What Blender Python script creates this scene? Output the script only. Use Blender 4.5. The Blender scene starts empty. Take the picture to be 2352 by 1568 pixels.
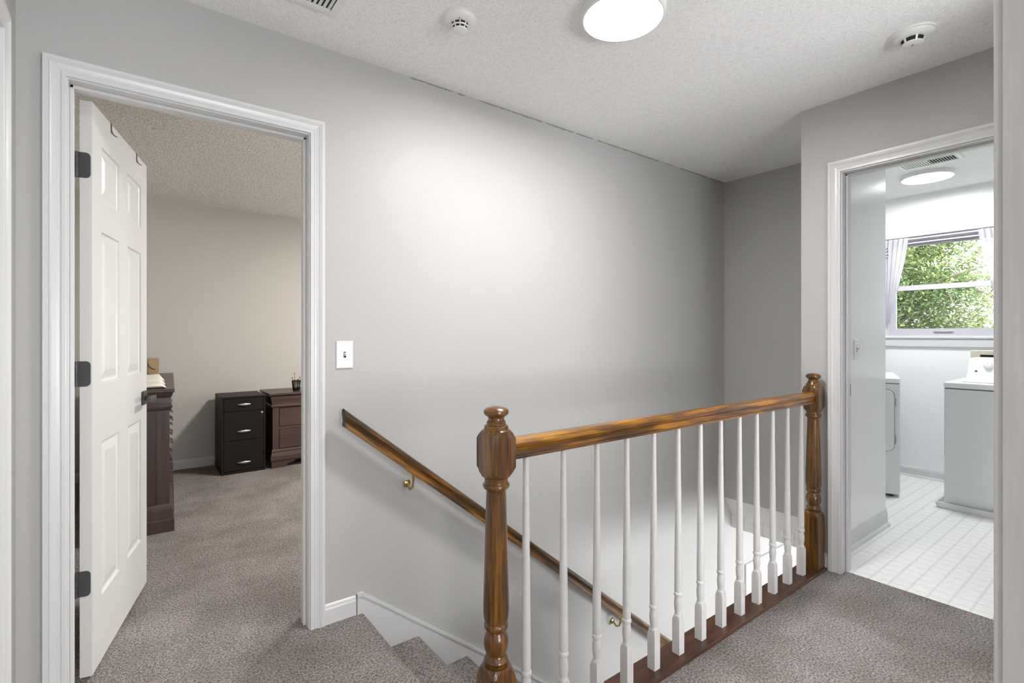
import bpy, bmesh, math, random
from mathutils import Vector, Matrix
random.seed(7)
S = bpy.context.scene
COL = S.collection
PI = math.pi

# ------------------------------------------------------------------ camera
cd = bpy.data.cameras.new('camera'); cam = bpy.data.objects.new('camera', cd); COL.objects.link(cam)
YAW = math.radians(52.8745)                       # heading from +X towards +Y
cam.location = (0, 0, 1.2223)
cam.rotation_euler = (PI/2, 0, YAW - PI/2)
cd.sensor_fit = 'HORIZONTAL'; cd.sensor_width = 36.0
cd.lens = 36.0 * 1155.8 / 2352.0
cd.shift_y = -13.8 / 2352.0
cd.clip_start = 0.01; cd.clip_end = 200
S.camera = cam

# ------------------------------------------------------------------ world, sun, exposure
w = bpy.data.worlds.new('world'); S.world = w; w.use_nodes = True
bg = w.node_tree.nodes['Background']
bg.inputs['Color'].default_value = (0.93, 0.97, 1.0, 1); bg.inputs['Strength'].default_value = 5.0
sl = bpy.data.lights.new('sun', 'SUN'); sl.energy = 7.0; sl.angle = 0.01; sl.color = (1.0, 0.95, 0.85)
so = bpy.data.objects.new('sun', sl); COL.objects.link(so)
so.rotation_euler = Vector((0.62, 0.30, -0.72)).to_track_quat('-Z', 'Y').to_euler()

def area(name, loc, direction, sx, sy, energy, color=(1, 1, 1)):
    l = bpy.data.lights.new(name, 'AREA'); l.shape = 'RECTANGLE'; l.size = sx; l.size_y = sy
    l.energy = energy; l.color = color
    o = bpy.data.objects.new(name, l); COL.objects.link(o); o.location = loc
    o.rotation_euler = Vector(direction).to_track_quat('-Z', 'Z').to_euler()
    return o
# area lights stand in for window daylight outside the frame; no windows are built
area('daylight_lower_window', (4.6, -1.25, -1.02), (-0.1, 1, 0), 1.8, 0.8, 132, (0.95, 0.98, 1.0))
area('daylight_back_room_window', (1.35, -2.70, 1.15), (0, 1, 0.5), 2.6, 1.4, 170, (0.97, 0.98, 1.0))
area('bedroom_fill_light', (3.93, 3.7, 1.35), (-1, 0, 0.55), 1.6, 1.2, 55, (1.0, 0.96, 0.90))  # added to brighten the bedroom ceiling; no window is seen there
HALL_L, LAUNDRY_L, BED_L, BACK_L = 140.0, 114.0, 240.0, 90.0

S.view_settings.view_transform = 'Standard'
try: S.view_settings.look = 'None'
except Exception: pass
S.view_settings.exposure = 0.34
S.view_settings.gamma = 1.0
S.view_settings.use_curve_mapping = False
S.cycles.use_denoising = True
S.cycles.max_bounces = 10
S.cycles.diffuse_bounces = 6
S.cycles.transparent_max_bounces = 12
S.cycles.sample_clamp_indirect = 6.0
S.cycles.caustics_reflective = False
S.cycles.caustics_refractive = False

# ------------------------------------------------------------------ materials
def new_mat(name):
    m = bpy.data.materials.new(name); m.use_nodes = True
    nt = m.node_tree; b = nt.nodes['Principled BSDF']
    return m, nt, b
def lk(nt, a, b): nt.links.new(a, b)
def coord(nt, scale=(1, 1, 1), rot=(0, 0, 0)):
    tc = nt.nodes.new('ShaderNodeTexCoord'); mp = nt.nodes.new('ShaderNodeMapping')
    mp.inputs['Scale'].default_value = scale; mp.inputs['Rotation'].default_value = rot
    lk(nt, tc.outputs['Object'], mp.inputs['Vector']); return mp.outputs['Vector']
def noise(nt, vec, scale, detail=2.0, rough=0.5):
    n = nt.nodes.new('ShaderNodeTexNoise'); n.inputs['Scale'].default_value = scale
    n.inputs['Detail'].default_value = detail; n.inputs['Roughness'].default_value = rough
    lk(nt, vec, n.inputs['Vector']); return n.outputs['Fac']
def ramp(nt, fac, stops):
    r = nt.nodes.new('ShaderNodeValToRGB'); e = r.color_ramp.elements
    while len(e) < len(stops): e.new(0.5)
    for i, (p, c) in enumerate(stops):
        e[i].position = p; e[i].color = (c[0], c[1], c[2], 1)
    lk(nt, fac, r.inputs['Fac']); return r.outputs['Color']
def mixc(nt, fac, a, b, mode='MIX'):
    n = nt.nodes.new('ShaderNodeMix'); n.data_type = 'RGBA'; n.blend_type = mode
    for s, v in ((n.inputs['Factor'], fac), (n.inputs['A'], a), (n.inputs['B'], b)):
        if isinstance(v, (int, float)): s.default_value = v
        elif isinstance(v, tuple): s.default_value = (v[0], v[1], v[2], 1)
        else: lk(nt, v, s)
    return n.outputs['Result']
def math_(nt, op, a, b=0.0):
    n = nt.nodes.new('ShaderNodeMath'); n.operation = op
    for s, v in ((n.inputs[0], a), (n.inputs[1], b)):
        if isinstance(v, (int, float)): s.default_value = v
        else: lk(nt, v, s)
    return n.outputs[0]
def bump(nt, b, h, strength, dist):
    n = nt.nodes.new('ShaderNodeBump'); n.inputs['Strength'].default_value = strength
    n.inputs['Distance'].default_value = dist
    lk(nt, h, n.inputs['Height']); lk(nt, n.outputs['Normal'], b.inputs['Normal'])

def plain(name, c, rough=0.5, metal=0.0, var=0.04, vscale=40, bmp=0.0, bscale=300, spec=0.5):
    m, nt, b = new_mat(name)
    v = coord(nt); f = noise(nt, v, vscale, 3)
    lo = tuple(x*(1-var) for x in c); hi = tuple(min(1, x*(1+var)) for x in c)
    lk(nt, ramp(nt, f, [(0.3, lo), (0.7, hi)]), b.inputs['Base Color'])
    b.inputs['Roughness'].default_value = rough; b.inputs['Metallic'].default_value = metal
    b.inputs['Specular IOR Level'].default_value = spec
    if bmp: bump(nt, b, noise(nt, v, bscale, 2), bmp, 0.001)
    return m

def mk_paint(name, c, rough=0.46, bstr=0.12):
    m, nt, b = new_mat(name); v = coord(nt)
    f = noise(nt, v, 420, 2)
    c1 = tuple(x*0.965 for x in c); c2 = tuple(x*1.035 for x in c)
    lk(nt, ramp(nt, f, [(0.35, c1), (0.65, c2)]), b.inputs['Base Color'])
    b.inputs['Roughness'].default_value = rough
    b.inputs['Specular IOR Level'].default_value = 0.25
    bump(nt, b, noise(nt, v, 260, 3), bstr, 0.0015)
    return m
def mk_popcorn(name, c, scale, strength, contrast):
    m, nt, b = new_mat(name); v = coord(nt)
    f = noise(nt, v, scale, 3, 0.62); g = noise(nt, v, scale*2.3, 2)
    h = math_(nt, 'ADD', f, math_(nt, 'MULTIPLY', g, 0.5))
    lo = tuple(x*(1-contrast) for x in c)
    lk(nt, ramp(nt, f, [(0.36, lo), (0.55, c)]), b.inputs['Base Color'])
    b.inputs['Roughness'].default_value = 0.9; b.inputs['Specular IOR Level'].default_value = 0.1
    bump(nt, b, h, strength, 0.006)
    return m
def mk_carpet(name, dark, mid, light):
    m, nt, b = new_mat(name); v = coord(nt)
    f = noise(nt, v, 120, 3, 0.65); g = noise(nt, v, 330, 2, 0.6); big = noise(nt, v, 3.0, 4, 0.6)
    fg = math_(nt, 'ADD', math_(nt, 'MULTIPLY', f, 0.6), math_(nt, 'MULTIPLY', g, 0.4))
    c = ramp(nt, fg, [(0.38, dark), (0.485, mid), (0.60, light)])
    c2 = mixc(nt, 1.0, c, ramp(nt, big, [(0.36, (0.74, 0.725, 0.70)), (0.62, (1.06, 1.06, 1.06))]), 'MULTIPLY')
    lk(nt, c2, b.inputs['Base Color'])
    b.inputs['Roughness'].default_value = 1.0; b.inputs['Specular IOR Level'].default_value = 0.03
    b.inputs['Sheen Weight'].default_value = 0.1
    bump(nt, b, fg, 1.0, 0.03)
    return m
def tilted(nt, scale, tilt):
    if not tilt: return coord(nt, scale)
    first = coord(nt, (1, 1, 1), (0, -tilt, 0)); mp = nt.nodes.new('ShaderNodeMapping')
    mp.inputs['Scale'].default_value = scale; lk(nt, first, mp.inputs['Vector']); return mp.outputs['Vector']
def mk_wood(name, dark, mid, light, axis, rough=0.28, coat=0.35, scale=1.0, tilt=0.0):
    m, nt, b = new_mat(name)
    sc = [130*scale]*3; sc[axis] = 6*scale
    v = tilted(nt, tuple(sc), tilt); f = noise(nt, v, 1.0, 4, 0.6)
    bc = [26*scale]*3; bc[axis] = 3.2*scale
    blot = noise(nt, tilted(nt, tuple(bc), tilt), 1.0, 2.5, 0.55)
    t = math_(nt, 'ADD', math_(nt, 'MULTIPLY', f, 0.5), math_(nt, 'MULTIPLY', blot, 0.5))
    lk(nt, ramp(nt, t, [(0.36, dark), (0.5, mid), (0.63, light)]), b.inputs['Base Color'])
    b.inputs['Roughness'].default_value = rough
    b.inputs['Coat Weight'].default_value = coat; b.inputs['Coat Roughness'].default_value = 0.12
    bump(nt, b, f, 0.08, 0.001)
    return m

M = {}
M['wall'] = mk_paint('greige_wall_paint', (0.455, 0.449, 0.439))
M['wall_bed'] = mk_paint('bedroom_wall_paint', (0.57, 0.55, 0.52), 0.6)
M['wall_laundry'] = mk_paint('white_gloss_wall_paint', (0.88, 0.885, 0.89), 0.2, 0.05)
M['ceil'] = mk_popcorn('textured_ceiling', (0.93, 0.93, 0.925), 140, 0.5, 0.12)
M['ceil_bed'] = mk_popcorn('popcorn_ceiling', (0.90, 0.88, 0.84), 95, 1.0, 0.38)
M['carpet'] = mk_carpet('taupe_carpet', (0.125, 0.105, 0.096), (0.39, 0.350, 0.332), (0.74, 0.69, 0.67))
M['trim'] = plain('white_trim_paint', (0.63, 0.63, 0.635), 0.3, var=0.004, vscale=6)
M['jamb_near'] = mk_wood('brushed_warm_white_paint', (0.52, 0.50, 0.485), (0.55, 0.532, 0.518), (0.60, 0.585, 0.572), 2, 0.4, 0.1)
M['door'] = plain('white_door_paint', (0.64, 0.645, 0.645), 0.38, var=0.004, vscale=6)
M['baluster'] = plain('scuffed_white_paint', (0.66, 0.645, 0.635), 0.4, var=0.025, vscale=40)
M['bronze'] = plain('dark_bronze_metal', (0.07, 0.07, 0.072), 0.45, 0.3)
M['black'] = plain('black_slot', (0.01, 0.01, 0.01), 0.7)
M['steel'] = plain('brushed_nickel', (0.75, 0.74, 0.72), 0.28, 1.0)
M['brass'] = plain('aged_brass', (0.55, 0.38, 0.15), 0.3, 0.9, 0.2)
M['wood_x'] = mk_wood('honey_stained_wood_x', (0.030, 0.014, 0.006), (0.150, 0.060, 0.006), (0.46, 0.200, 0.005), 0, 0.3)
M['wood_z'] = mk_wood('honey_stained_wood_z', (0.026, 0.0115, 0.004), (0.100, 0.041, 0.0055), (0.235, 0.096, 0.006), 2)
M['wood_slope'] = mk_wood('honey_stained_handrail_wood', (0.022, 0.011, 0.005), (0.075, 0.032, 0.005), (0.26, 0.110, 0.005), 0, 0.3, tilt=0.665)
M['wood_plate'] = mk_wood('dark_stained_floor_wood', (0.030, 0.011, 0.006), (0.070, 0.024, 0.012), (0.125, 0.047, 0.020), 0, 0.35, 0.2)
M['wood_end'] = plain('dark_end_grain', (0.035, 0.028, 0.022), 0.6)
M['espresso'] = mk_wood('red_brown_furniture_wood', (0.052, 0.028, 0.024), (0.072, 0.040, 0.034), (0.092, 0.052, 0.044), 2, 0.4, 0.1)
M['espresso_x'] = mk_wood('red_brown_furniture_wood_x', (0.052, 0.028, 0.024), (0.072, 0.040, 0.034), (0.092, 0.052, 0.044), 0, 0.4, 0.1)
M['blackmetal'] = plain('black_powder_coat', (0.016, 0.012, 0.010), 0.5, 0.0, 0.05, spec=0.2)
M['plastic'] = plain('white_plastic', (0.80, 0.80, 0.79), 0.3, var=0.01)
M['ivory'] = plain('ivory_plastic', (0.74, 0.71, 0.64), 0.3, var=0.02)
M['enamel'] = plain('white_enamel', (0.76, 0.78, 0.79), 0.22, var=0.015)
M['enamel_top'] = plain('white_enamel_top', (0.84, 0.85, 0.86), 0.15, var=0.01)
M['greyline'] = plain('grey_seam', (0.10, 0.10, 0.11), 0.6)
M['beige'] = plain('beige_plastic', (0.56, 0.54, 0.43), 0.5)
M['cardboard'] = plain('brown_cardboard', (0.42, 0.29, 0.15), 0.8, var=0.08, vscale=18)
M['towel'] = plain('white_terry', (0.80, 0.77, 0.70), 0.95, var=0.05, vscale=90, bmp=0.6, bscale=400)
M['winframe'] = plain('white_vinyl_frame', (0.50, 0.485, 0.54), 0.35, var=0.01)
M['pencil'] = plain('orange_pencil_paint', (0.55, 0.22, 0.05), 0.4)
M['pengrey'] = plain('grey_pen_plastic', (0.35, 0.35, 0.36), 0.4)
M['bark'] = plain('pale_bark', (0.34, 0.28, 0.22), 0.9, var=0.3, vscale=14)
M['siding'] = plain('pale_siding', (0.75, 0.77, 0.78), 0.7)
M['roof'] = plain('grey_roof_shingle', (0.20, 0.20, 0.21), 0.9, var=0.2, vscale=6)
M['darkglass'] = plain('dark_window_glass', (0.06, 0.09, 0.09), 0.1)
M['lawn'] = plain('lawn_grass', (0.10, 0.19, 0.045), 1.0, var=0.35, vscale=3)

def mk_emit(name, c, strength):
    m, nt, b = new_mat(name)
    b.inputs['Base Color'].default_value = (0.8, 0.8, 0.8, 1)
    b.inputs['Emission Color'].default_value = (*c, 1); b.inputs['Emission Strength'].default_value = strength
    return m
M['lamp_hall'] = mk_emit('lit_diffuser_hall', (1.0, 0.985, 0.955), HALL_L)
M['lamp_laundry'] = mk_emit('lit_diffuser_laundry', (0.96, 0.985, 1.0), LAUNDRY_L)
M['lamp_bed'] = mk_emit('lit_diffuser_bedroom', (1.0, 0.955, 0.89), BED_L)
M['lamp_back'] = mk_emit('lit_diffuser_back_room', (1.0, 0.97, 0.93), BACK_L)

def mk_glass():
    m = bpy.data.materials.new('window_glass'); m.use_nodes = True; nt = m.node_tree; nt.nodes.clear()
    o = nt.nodes.new('ShaderNodeOutputMaterial'); mx = nt.nodes.new('ShaderNodeMixShader')
    t = nt.nodes.new('ShaderNodeBsdfTransparent'); g = nt.nodes.new('ShaderNodeBsdfGlossy')
    fr = nt.nodes.new('ShaderNodeFresnel'); fr.inputs['IOR'].default_value = 1.45
    g.inputs['Roughness'].default_value = 0.02; t.inputs['Color'].default_value = (0.97, 0.98, 0.98, 1)
    lk(nt, fr.outputs[0], mx.inputs[0]); lk(nt, t.outputs[0], mx.inputs[1]); lk(nt, g.outputs[0], mx.inputs[2])
    lk(nt, mx.outputs[0], o.inputs[0]); return m
M['glass'] = mk_glass()
def mk_sheer():
    m = bpy.data.materials.new('sheer_white_curtain'); m.use_nodes = True; nt = m.node_tree; nt.nodes.clear()
    o = nt.nodes.new('ShaderNodeOutputMaterial')
    d = nt.nodes.new('ShaderNodeBsdfDiffuse'); tl = nt.nodes.new('ShaderNodeBsdfTranslucent'); tr = nt.nodes.new('ShaderNodeBsdfTransparent')
    d.inputs[0].default_value = (0.70, 0.68, 0.72, 1); tl.inputs[0].default_value = (0.62, 0.60, 0.65, 1)
    a = nt.nodes.new('ShaderNodeMixShader'); a.inputs[0].default_value = 0.45
    c = nt.nodes.new('ShaderNodeMixShader'); c.inputs[0].default_value = 0.16
    lk(nt, d.outputs[0], a.inputs[1]); lk(nt, tl.outputs[0], a.inputs[2])
    lk(nt, a.outputs[0], c.inputs[1]); lk(nt, tr.outputs[0], c.inputs[2]); lk(nt, c.outputs[0], o.inputs[0])
    return m
M['sheer'] = mk_sheer()
def mk_leaf():
    m, nt, b = new_mat('tree_leaves'); v = coord(nt)
    f = noise(nt, v, 0.9, 3); g = noise(nt, v, 14, 2)
    t = math_(nt, 'ADD', math_(nt, 'MULTIPLY', f, 0.6), math_(nt, 'MULTIPLY', g, 0.4))
    lk(nt, ramp(nt, t, [(0.38, (0.11, 0.17, 0.07)), (0.5, (0.25, 0.32, 0.12)), (0.62, (0.52, 0.50, 0.20))]), b.inputs['Base Color'])
    b.inputs['Roughness'].default_value = 0.55; b.inputs['Transmission Weight'].default_value = 0.0
    return m
M['leaf'] = mk_leaf()
def mk_vinyl():
    # sheet vinyl: printed grid of grey lines on near-white
    m, nt, b = new_mat('sheet_vinyl'); v = coord(nt)
    sx = nt.nodes.new('ShaderNodeSeparateXYZ'); lk(nt, v, sx.inputs[0])
    wob = math_(nt, 'MULTIPLY', math_(nt, 'SUBTRACT', noise(nt, v, 45, 2), 0.5), 0.012)
    def lines(s, pitch, width, off=0.0):
        a = math_(nt, 'ADD', math_(nt, 'ADD', s, wob), off)
        fr = math_(nt, 'FRACT', math_(nt, 'DIVIDE', a, pitch))
        d = math_(nt, 'ABSOLUTE', math_(nt, 'SUBTRACT', fr, 0.5))
        n = nt.nodes.new('ShaderNodeMapRange'); n.inputs['From Min'].default_value = 0.5 - width/pitch
        n.inputs['From Max'].default_value = 0.5 - 0.3*width/pitch; lk(nt, d, n.inputs['Value']); return n.outputs[0]
    l1 = math_(nt, 'MULTIPLY', lines(sx.outputs['Y'], 0.0762, 0.0075, 5.01), 0.7)
    l2 = math_(nt, 'MULTIPLY', lines(sx.outputs['X'], 0.0762, 0.0055, 5.0), 0.6)
    l = math_(nt, 'MULTIPLY', math_(nt, 'MAXIMUM', l1, l2), math_(nt, 'ADD', noise(nt, v, 20, 2), 0.25))
    base = ramp(nt, noise(nt, v, 30, 3), [(0.3, (0.76, 0.765, 0.745)), (0.7, (0.82, 0.825, 0.81))])
    lk(nt, mixc(nt, l, base, (0.52, 0.525, 0.51)), b.inputs['Base Color'])
    b.inputs['Roughness'].default_value = 0.35
    return m
M['vinyl'] = mk_vinyl()
def mk_wall_main():
    # greige paint; a worn hairline of dirt runs along the seam with the ceiling
    m = mk_paint('greige_wall_paint_seam', (0.455, 0.449, 0.439)); nt = m.node_tree; b = nt.nodes['Principled BSDF']
    src = b.inputs['Base Color'].links[0].from_socket
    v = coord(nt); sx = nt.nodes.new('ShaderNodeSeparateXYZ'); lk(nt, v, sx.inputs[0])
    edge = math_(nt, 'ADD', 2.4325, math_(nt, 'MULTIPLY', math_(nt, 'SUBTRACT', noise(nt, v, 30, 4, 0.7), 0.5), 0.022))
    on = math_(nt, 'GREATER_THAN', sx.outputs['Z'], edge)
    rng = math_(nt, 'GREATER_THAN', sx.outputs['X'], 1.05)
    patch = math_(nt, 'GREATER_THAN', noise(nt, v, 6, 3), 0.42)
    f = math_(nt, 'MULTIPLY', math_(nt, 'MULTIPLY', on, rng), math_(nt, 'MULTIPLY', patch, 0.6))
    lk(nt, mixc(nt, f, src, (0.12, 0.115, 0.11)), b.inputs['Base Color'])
    return m
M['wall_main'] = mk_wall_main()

# ------------------------------------------------------------------ mesh helpers
class MB:
    def __init__(s): s.v = []; s.f = []; s.smooth = []
    def quadface(s, idx, sm=False): s.f.append(tuple(idx)); s.smooth.append(sm)
    def box(s, x0, x1, y0, y1, z0, z1):
        n = len(s.v)
        s.v += [(x0,y0,z0),(x1,y0,z0),(x1,y1,z0),(x0,y1,z0),(x0,y0,z1),(x1,y0,z1),(x1,y1,z1),(x0,y1,z1)]
        for f in ((0,3,2,1),(4,5,6,7),(0,1,5,4),(1,2,6,5),(2,3,7,6),(3,0,4,7)): s.quadface([n+i for i in f])
        return s
    def bbox(s, x0, x1, y0, y1, z0, z1, r=0.004, seg=2):
        bm = bmesh.new()
        vs = [bm.verts.new(p) for p in [(x0,y0,z0),(x1,y0,z0),(x1,y1,z0),(x0,y1,z0),(x0,y0,z1),(x1,y0,z1),(x1,y1,z1),(x0,y1,z1)]]
        for f in ((0,3,2,1),(4,5,6,7),(0,1,5,4),(1,2,6,5),(2,3,7,6),(3,0,4,7)): bm.faces.new([vs[i] for i in f])
        bmesh.ops.bevel(bm, geom=list(bm.edges), offset=r, segments=seg, profile=0.5, affect='EDGES', clamp_overlap=True)
        return s.from_bm(bm)
    def from_bm(s, bm):
        n = len(s.v); bm.verts.index_update()
        s.v += [tuple(v.co) for v in bm.verts]
        for f in bm.faces: s.quadface([n+v.index for v in f.verts])
        bm.free(); return s
    def prism(s, poly, axis, a, b, flip=False):
        """polygon of 2-D points extruded along axis ('x','y','z') from a to b; points fill the other two axes in order"""
        def P(p, t):
            if axis == 'x': return (t, p[0], p[1])
            if axis == 'y': return (p[0], t, p[1])
            return (p[0], p[1], t)
        n = len(s.v); k = len(poly)
        s.v += [P(p, a) for p in poly] + [P(p, b) for p in poly]
        for i in range(k):
            j = (i+1) % k; s.quadface([n+i, n+j, n+k+j, n+k+i])
        s.quadface([n+i for i in range(k)][::-1]); s.quadface([n+k+i for i in range(k)])
        return s
    def loft(s, rings, closed=True, caps=True, sm=False):
        n = len(s.v); k = len(rings[0])
        for r in rings: s.v += [tuple(p) for p in r]
        for a in range(len(rings)-1):
            for i in range(k if closed else k-1):
                j = (i+1) % k
                s.quadface([n+a*k+i, n+a*k+j, n+(a+1)*k+j, n+(a+1)*k+i], sm)
        if caps and closed:
            s.quadface([n+i for i in range(k)][::-1]); s.quadface([n+(len(rings)-1)*k+i for i in range(k)])
        return s
    def lathe(s, cx, cy, prof, seg=32, square=None, axis='z', sm=True):
        """prof: list of (z, r); square: side of a square stock the turning is cut from"""
        rings = []
        for z, r in prof:
            ring = []
            for i in range(seg):
                a = 2*PI*(i+0.0)/seg
                rr = r
                if square: rr = min(r, square/2/max(abs(math.cos(a)), abs(math.sin(a))))
                if axis == 'z': ring.append((cx+rr*math.cos(a), cy+rr*math.sin(a), z))
                elif axis == 'x': ring.append((z, cx+rr*math.cos(a), cy+rr*math.sin(a)))
                else: ring.append((cx+rr*math.sin(a), z, cy+rr*math.cos(a)))
            rings.append(ring)
        return s.loft(rings, sm=sm)
    def tube(s, pts, r, seg=10, r2=None, sm=True):
        pts = [Vector(p) for p in pts]; rings = []; N = len(pts)
        up = Vector((0.13, 0.07, 1)).normalized()
        for i, p in enumerate(pts):
            d = (pts[min(i+1, N-1)] - pts[max(i-1, 0)]).normalized()
            u = d.cross(up)
            if u.length < 1e-4: u = d.cross(Vector((1, 0, 0)))
            u.normalize(); v = d.cross(u)
            rr = r if r2 is None else r + (r2-r)*i/max(1, N-1)
            rings.append([p + u*rr*math.cos(2*PI*k/seg) + v*rr*math.sin(2*PI*k/seg) for k in range(seg)])
        return s.loft(rings, sm=sm)

def obj(name, mb, mat, parent=None, world=True, sharp=40, fix=True):
    me = bpy.data.meshes.new(name)
    off = Vector((0, 0, 0))
    if parent is not None and world:
        q = parent
        while q is not None: off += q.location; q = q.parent
    me.from_pydata([tuple(Vector(p)-off) for p in mb.v], [], mb.f)
    me.polygons.foreach_set('use_smooth', mb.smooth)
    me.materials.append(mat)
    if fix:
        bm = bmesh.new(); bm.from_mesh(me); bmesh.ops.recalc_face_normals(bm, faces=bm.faces)
        if any(mb.smooth):
            for e in bm.edges:
                if len(e.link_faces) == 2 and e.calc_face_angle(0) > math.radians(sharp): e.smooth = False
        bm.to_mesh(me); bm.free()
    me.update()
    o = bpy.data.objects.new(name, me); COL.objects.link(o)
    if parent is not None: o.parent = parent
    return o
def thing(name, label, cat, loc=(0, 0, 0), rotz=0.0, group=None, kind=None):
    o = bpy.data.objects.new(name, None); COL.objects.link(o)
    o.location = loc; o.rotation_euler = (0, 0, rotz); o.empty_display_size = 0.05
    return tag(o, label, cat, group, kind)
def tag(o, label, cat, group=None, kind=None):
    o['label'] = label; o['category'] = cat
    if group: o['group'] = group
    if kind: o['kind'] = kind
    return o
def struct(name, mb, mat, label, cat, parent=None):
    return tag(obj(name, mb, mat, parent), label, cat, None, 'structure')
def copy_tree(o, parent=None):
    c = o.copy(); COL.objects.link(c)
    if parent is not None: c.parent = parent
    for ch in list(o.children): copy_tree(ch, c)
    return c

# ------------------------------------------------------------------ the shell
W = 2.178; L = 2.906; FX = 3.77; CE = 2.44; LZ = -2.77; LC = -0.33; LX = -0.286
DX0, DX1, DH = -0.163, 0.589, 2.057            # bedroom door opening between jamb faces
LY0, LY1 = 0.275, 1.035                        # laundry door opening
BX0, BX1 = -0.20, 0.90                         # cased opening the camera stands in
RX0, RX1 = 1.30, 2.35                          # second opening in that wall, hidden by the near frame
BH = 2.34; HY = 0.135                                     # hall face of the wall behind
def band(mb, x0, x1, y0, y1, z0, z1): mb.box(x0, x1, y0, y1, z0, z1)

mb = MB()   # long wall with bedroom doorway, runs on down the stairs
mb.box(-0.75, DX0-0.018, W, W+0.115, LC, CE); mb.box(DX1+0.018, 6.2, W, W+0.115, LZ, CE)
mb.box(DX0-0.018, DX1+0.018, W, W+0.115, DH+0.018, CE); mb.box(-0.75, DX1+0.018, W, W+0.115, LZ, LC)
mb.box(DX0-0.018, DX1+0.018, W, W+0.115, LC, -0.021)
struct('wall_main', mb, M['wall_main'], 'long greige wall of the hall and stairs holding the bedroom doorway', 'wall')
mb = MB(); mb.box(LX-0.115, LX, HY, 1.18, 0, CE); mb.box(LX-0.115, LX, 1.945, W, 0, CE); mb.box(LX-0.115, LX, 1.18, 1.945, DH+0.018, CE)
struct('wall_left', mb, M['wall'], 'narrow sliver of pale hall wall at the left edge', 'wall')
mb = MB(); mb.box(FX, FX+0.115, 1.233, W, -0.065, CE)
struct('wall_stairwell_end', mb, M['wall'], 'grey wall closing the far end of the stairwell', 'wall')
mb = MB(); mb.box(L, L+0.115, LY1+0.018, 1.233, LC, CE); mb.box(L, L+0.115, -0.5, LY0-0.018, 0, CE); mb.box(L, L+0.115, LY0-0.018, LY1+0.018, DH+0.018, CE)
struct('wall_laundry_front', mb, M['wall'], 'greige wall around the laundry doorway at the hall end', 'wall')
mb = MB(); mb.box(L+0.115, FX+0.115, 1.135, 1.233, LC, CE)
struct('wall_laundry_side', mb, M['wall_laundry'], 'glossy white laundry side wall with the switch plate', 'wall')
mb = MB()
WY0, WY1, WZ0, WZ1, BXW = 0.79, 1.59, 1.215, 2.085, 5.42     # window hole in the laundry back wall
mb.box(BXW, BXW+0.16, -0.7, WY0, -0.3, CE); mb.box(BXW, BXW+0.16, WY1, W, -0.3, CE)
mb.box(BXW, BXW+0.16, WY0, WY1, -0.3, WZ0); mb.box(BXW, BXW+0.16, WY0, WY1, WZ1, CE)
struct('wall_laundry_back', mb, M['wall_laundry'], 'white laundry back wall with the window in it', 'wall')
mb = MB(); mb.box(L+0.115, BXW+0.16, -0.7, -0.6, -0.3, CE)
struct('wall_laundry_right', mb, M['wall_laundry'], 'white right-hand wall of the laundry', 'wall')
mb = MB(); mb.box(LX-0.115, BX0-0.018, 0.02, HY, 0, CE); mb.box(BX1+0.018, RX0-0.018, 0.02, HY, 0, CE); mb.box(RX1+0.018, L, 0.02, HY, 0, CE); mb.box(RX0-0.018, RX1+0.018, 0.02, HY, BH+0.018, CE); mb.box(BX0-0.018, BX1+0.018, 0.02, HY, BH+0.018, CE)
struct('wall_behind', mb, M['wall'], 'wall of the doorway at the right edge of the view', 'wall')
# the room the camera stands in
mb = MB(); mb.box(-1.5, -1.4, -2.9, 0.02, 0, CE); mb.box(3.2, 3.3, -2.9, 0.02, 0, CE); mb.box(-1.5, 3.3, -2.9, -2.8, 0, CE); mb.box(L+0.115, 3.2, -0.06, 0.02, 0, CE); mb.box(-1.5, LX-0.115, 0.02, 0.12, 0, CE)
struct('wall_back_room', mb, M['wall'], 'plain walls of the room behind the camera', 'wall')
# bedroom
mb = MB(); mb.box(-0.75, 4.1, 5.50, 5.62, -0.1, CE)
struct('wall_bedroom_back', mb, M['wall_bed'], 'warm greige back wall of the bedroom', 'wall')
mb = MB(); mb.box(-0.86, -0.75, W, 5.62, -0.1, CE); mb.box(4.0, 4.1, W+0.115, 5.5, -0.1, CE)
struct('wall_bedroom_side', mb, M['wall_bed'], 'side walls of the bedroom', 'wall')

# floors
mb = MB(); mb.box(-1.5, 0.803, 0.0, W, LC, 0); mb.box(0.803, L+0.05, 0.0, 1.10, LC, 0); mb.box(-1.5, 3.3, -2.9, 0.0, LC, 0)
struct('floor', mb, M['carpet'], 'taupe carpet of the upstairs hall', 'floor')
mb = MB(); mb.box(-0.75, 4.1, W+0.06, 5.62, LC, -0.0005); mb.box(DX0-0.01, DX1+0.01, W, W+0.06, -0.02, -0.0005)
struct('floor_bedroom', mb, M['carpet'], 'taupe carpet of the bedroom through the left doorway', 'floor')
mb = MB(); mb.box(L+0.05, BXW, -0.7, 1.135, LC, 0.001); mb.box(FX+0.115, BXW, 1.135, W, LC, 0.001)
struct('floor_laundry', mb, M['vinyl'], 'white sheet vinyl with grey grid print in the laundry', 'floor')
mb = MB(); mb.box(-1.5, 6.2, -1.5, W, LZ-0.1, LZ)
struct('floor_lower', mb, M['carpet'], 'floor at the bottom of the stairs', 'floor')
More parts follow.
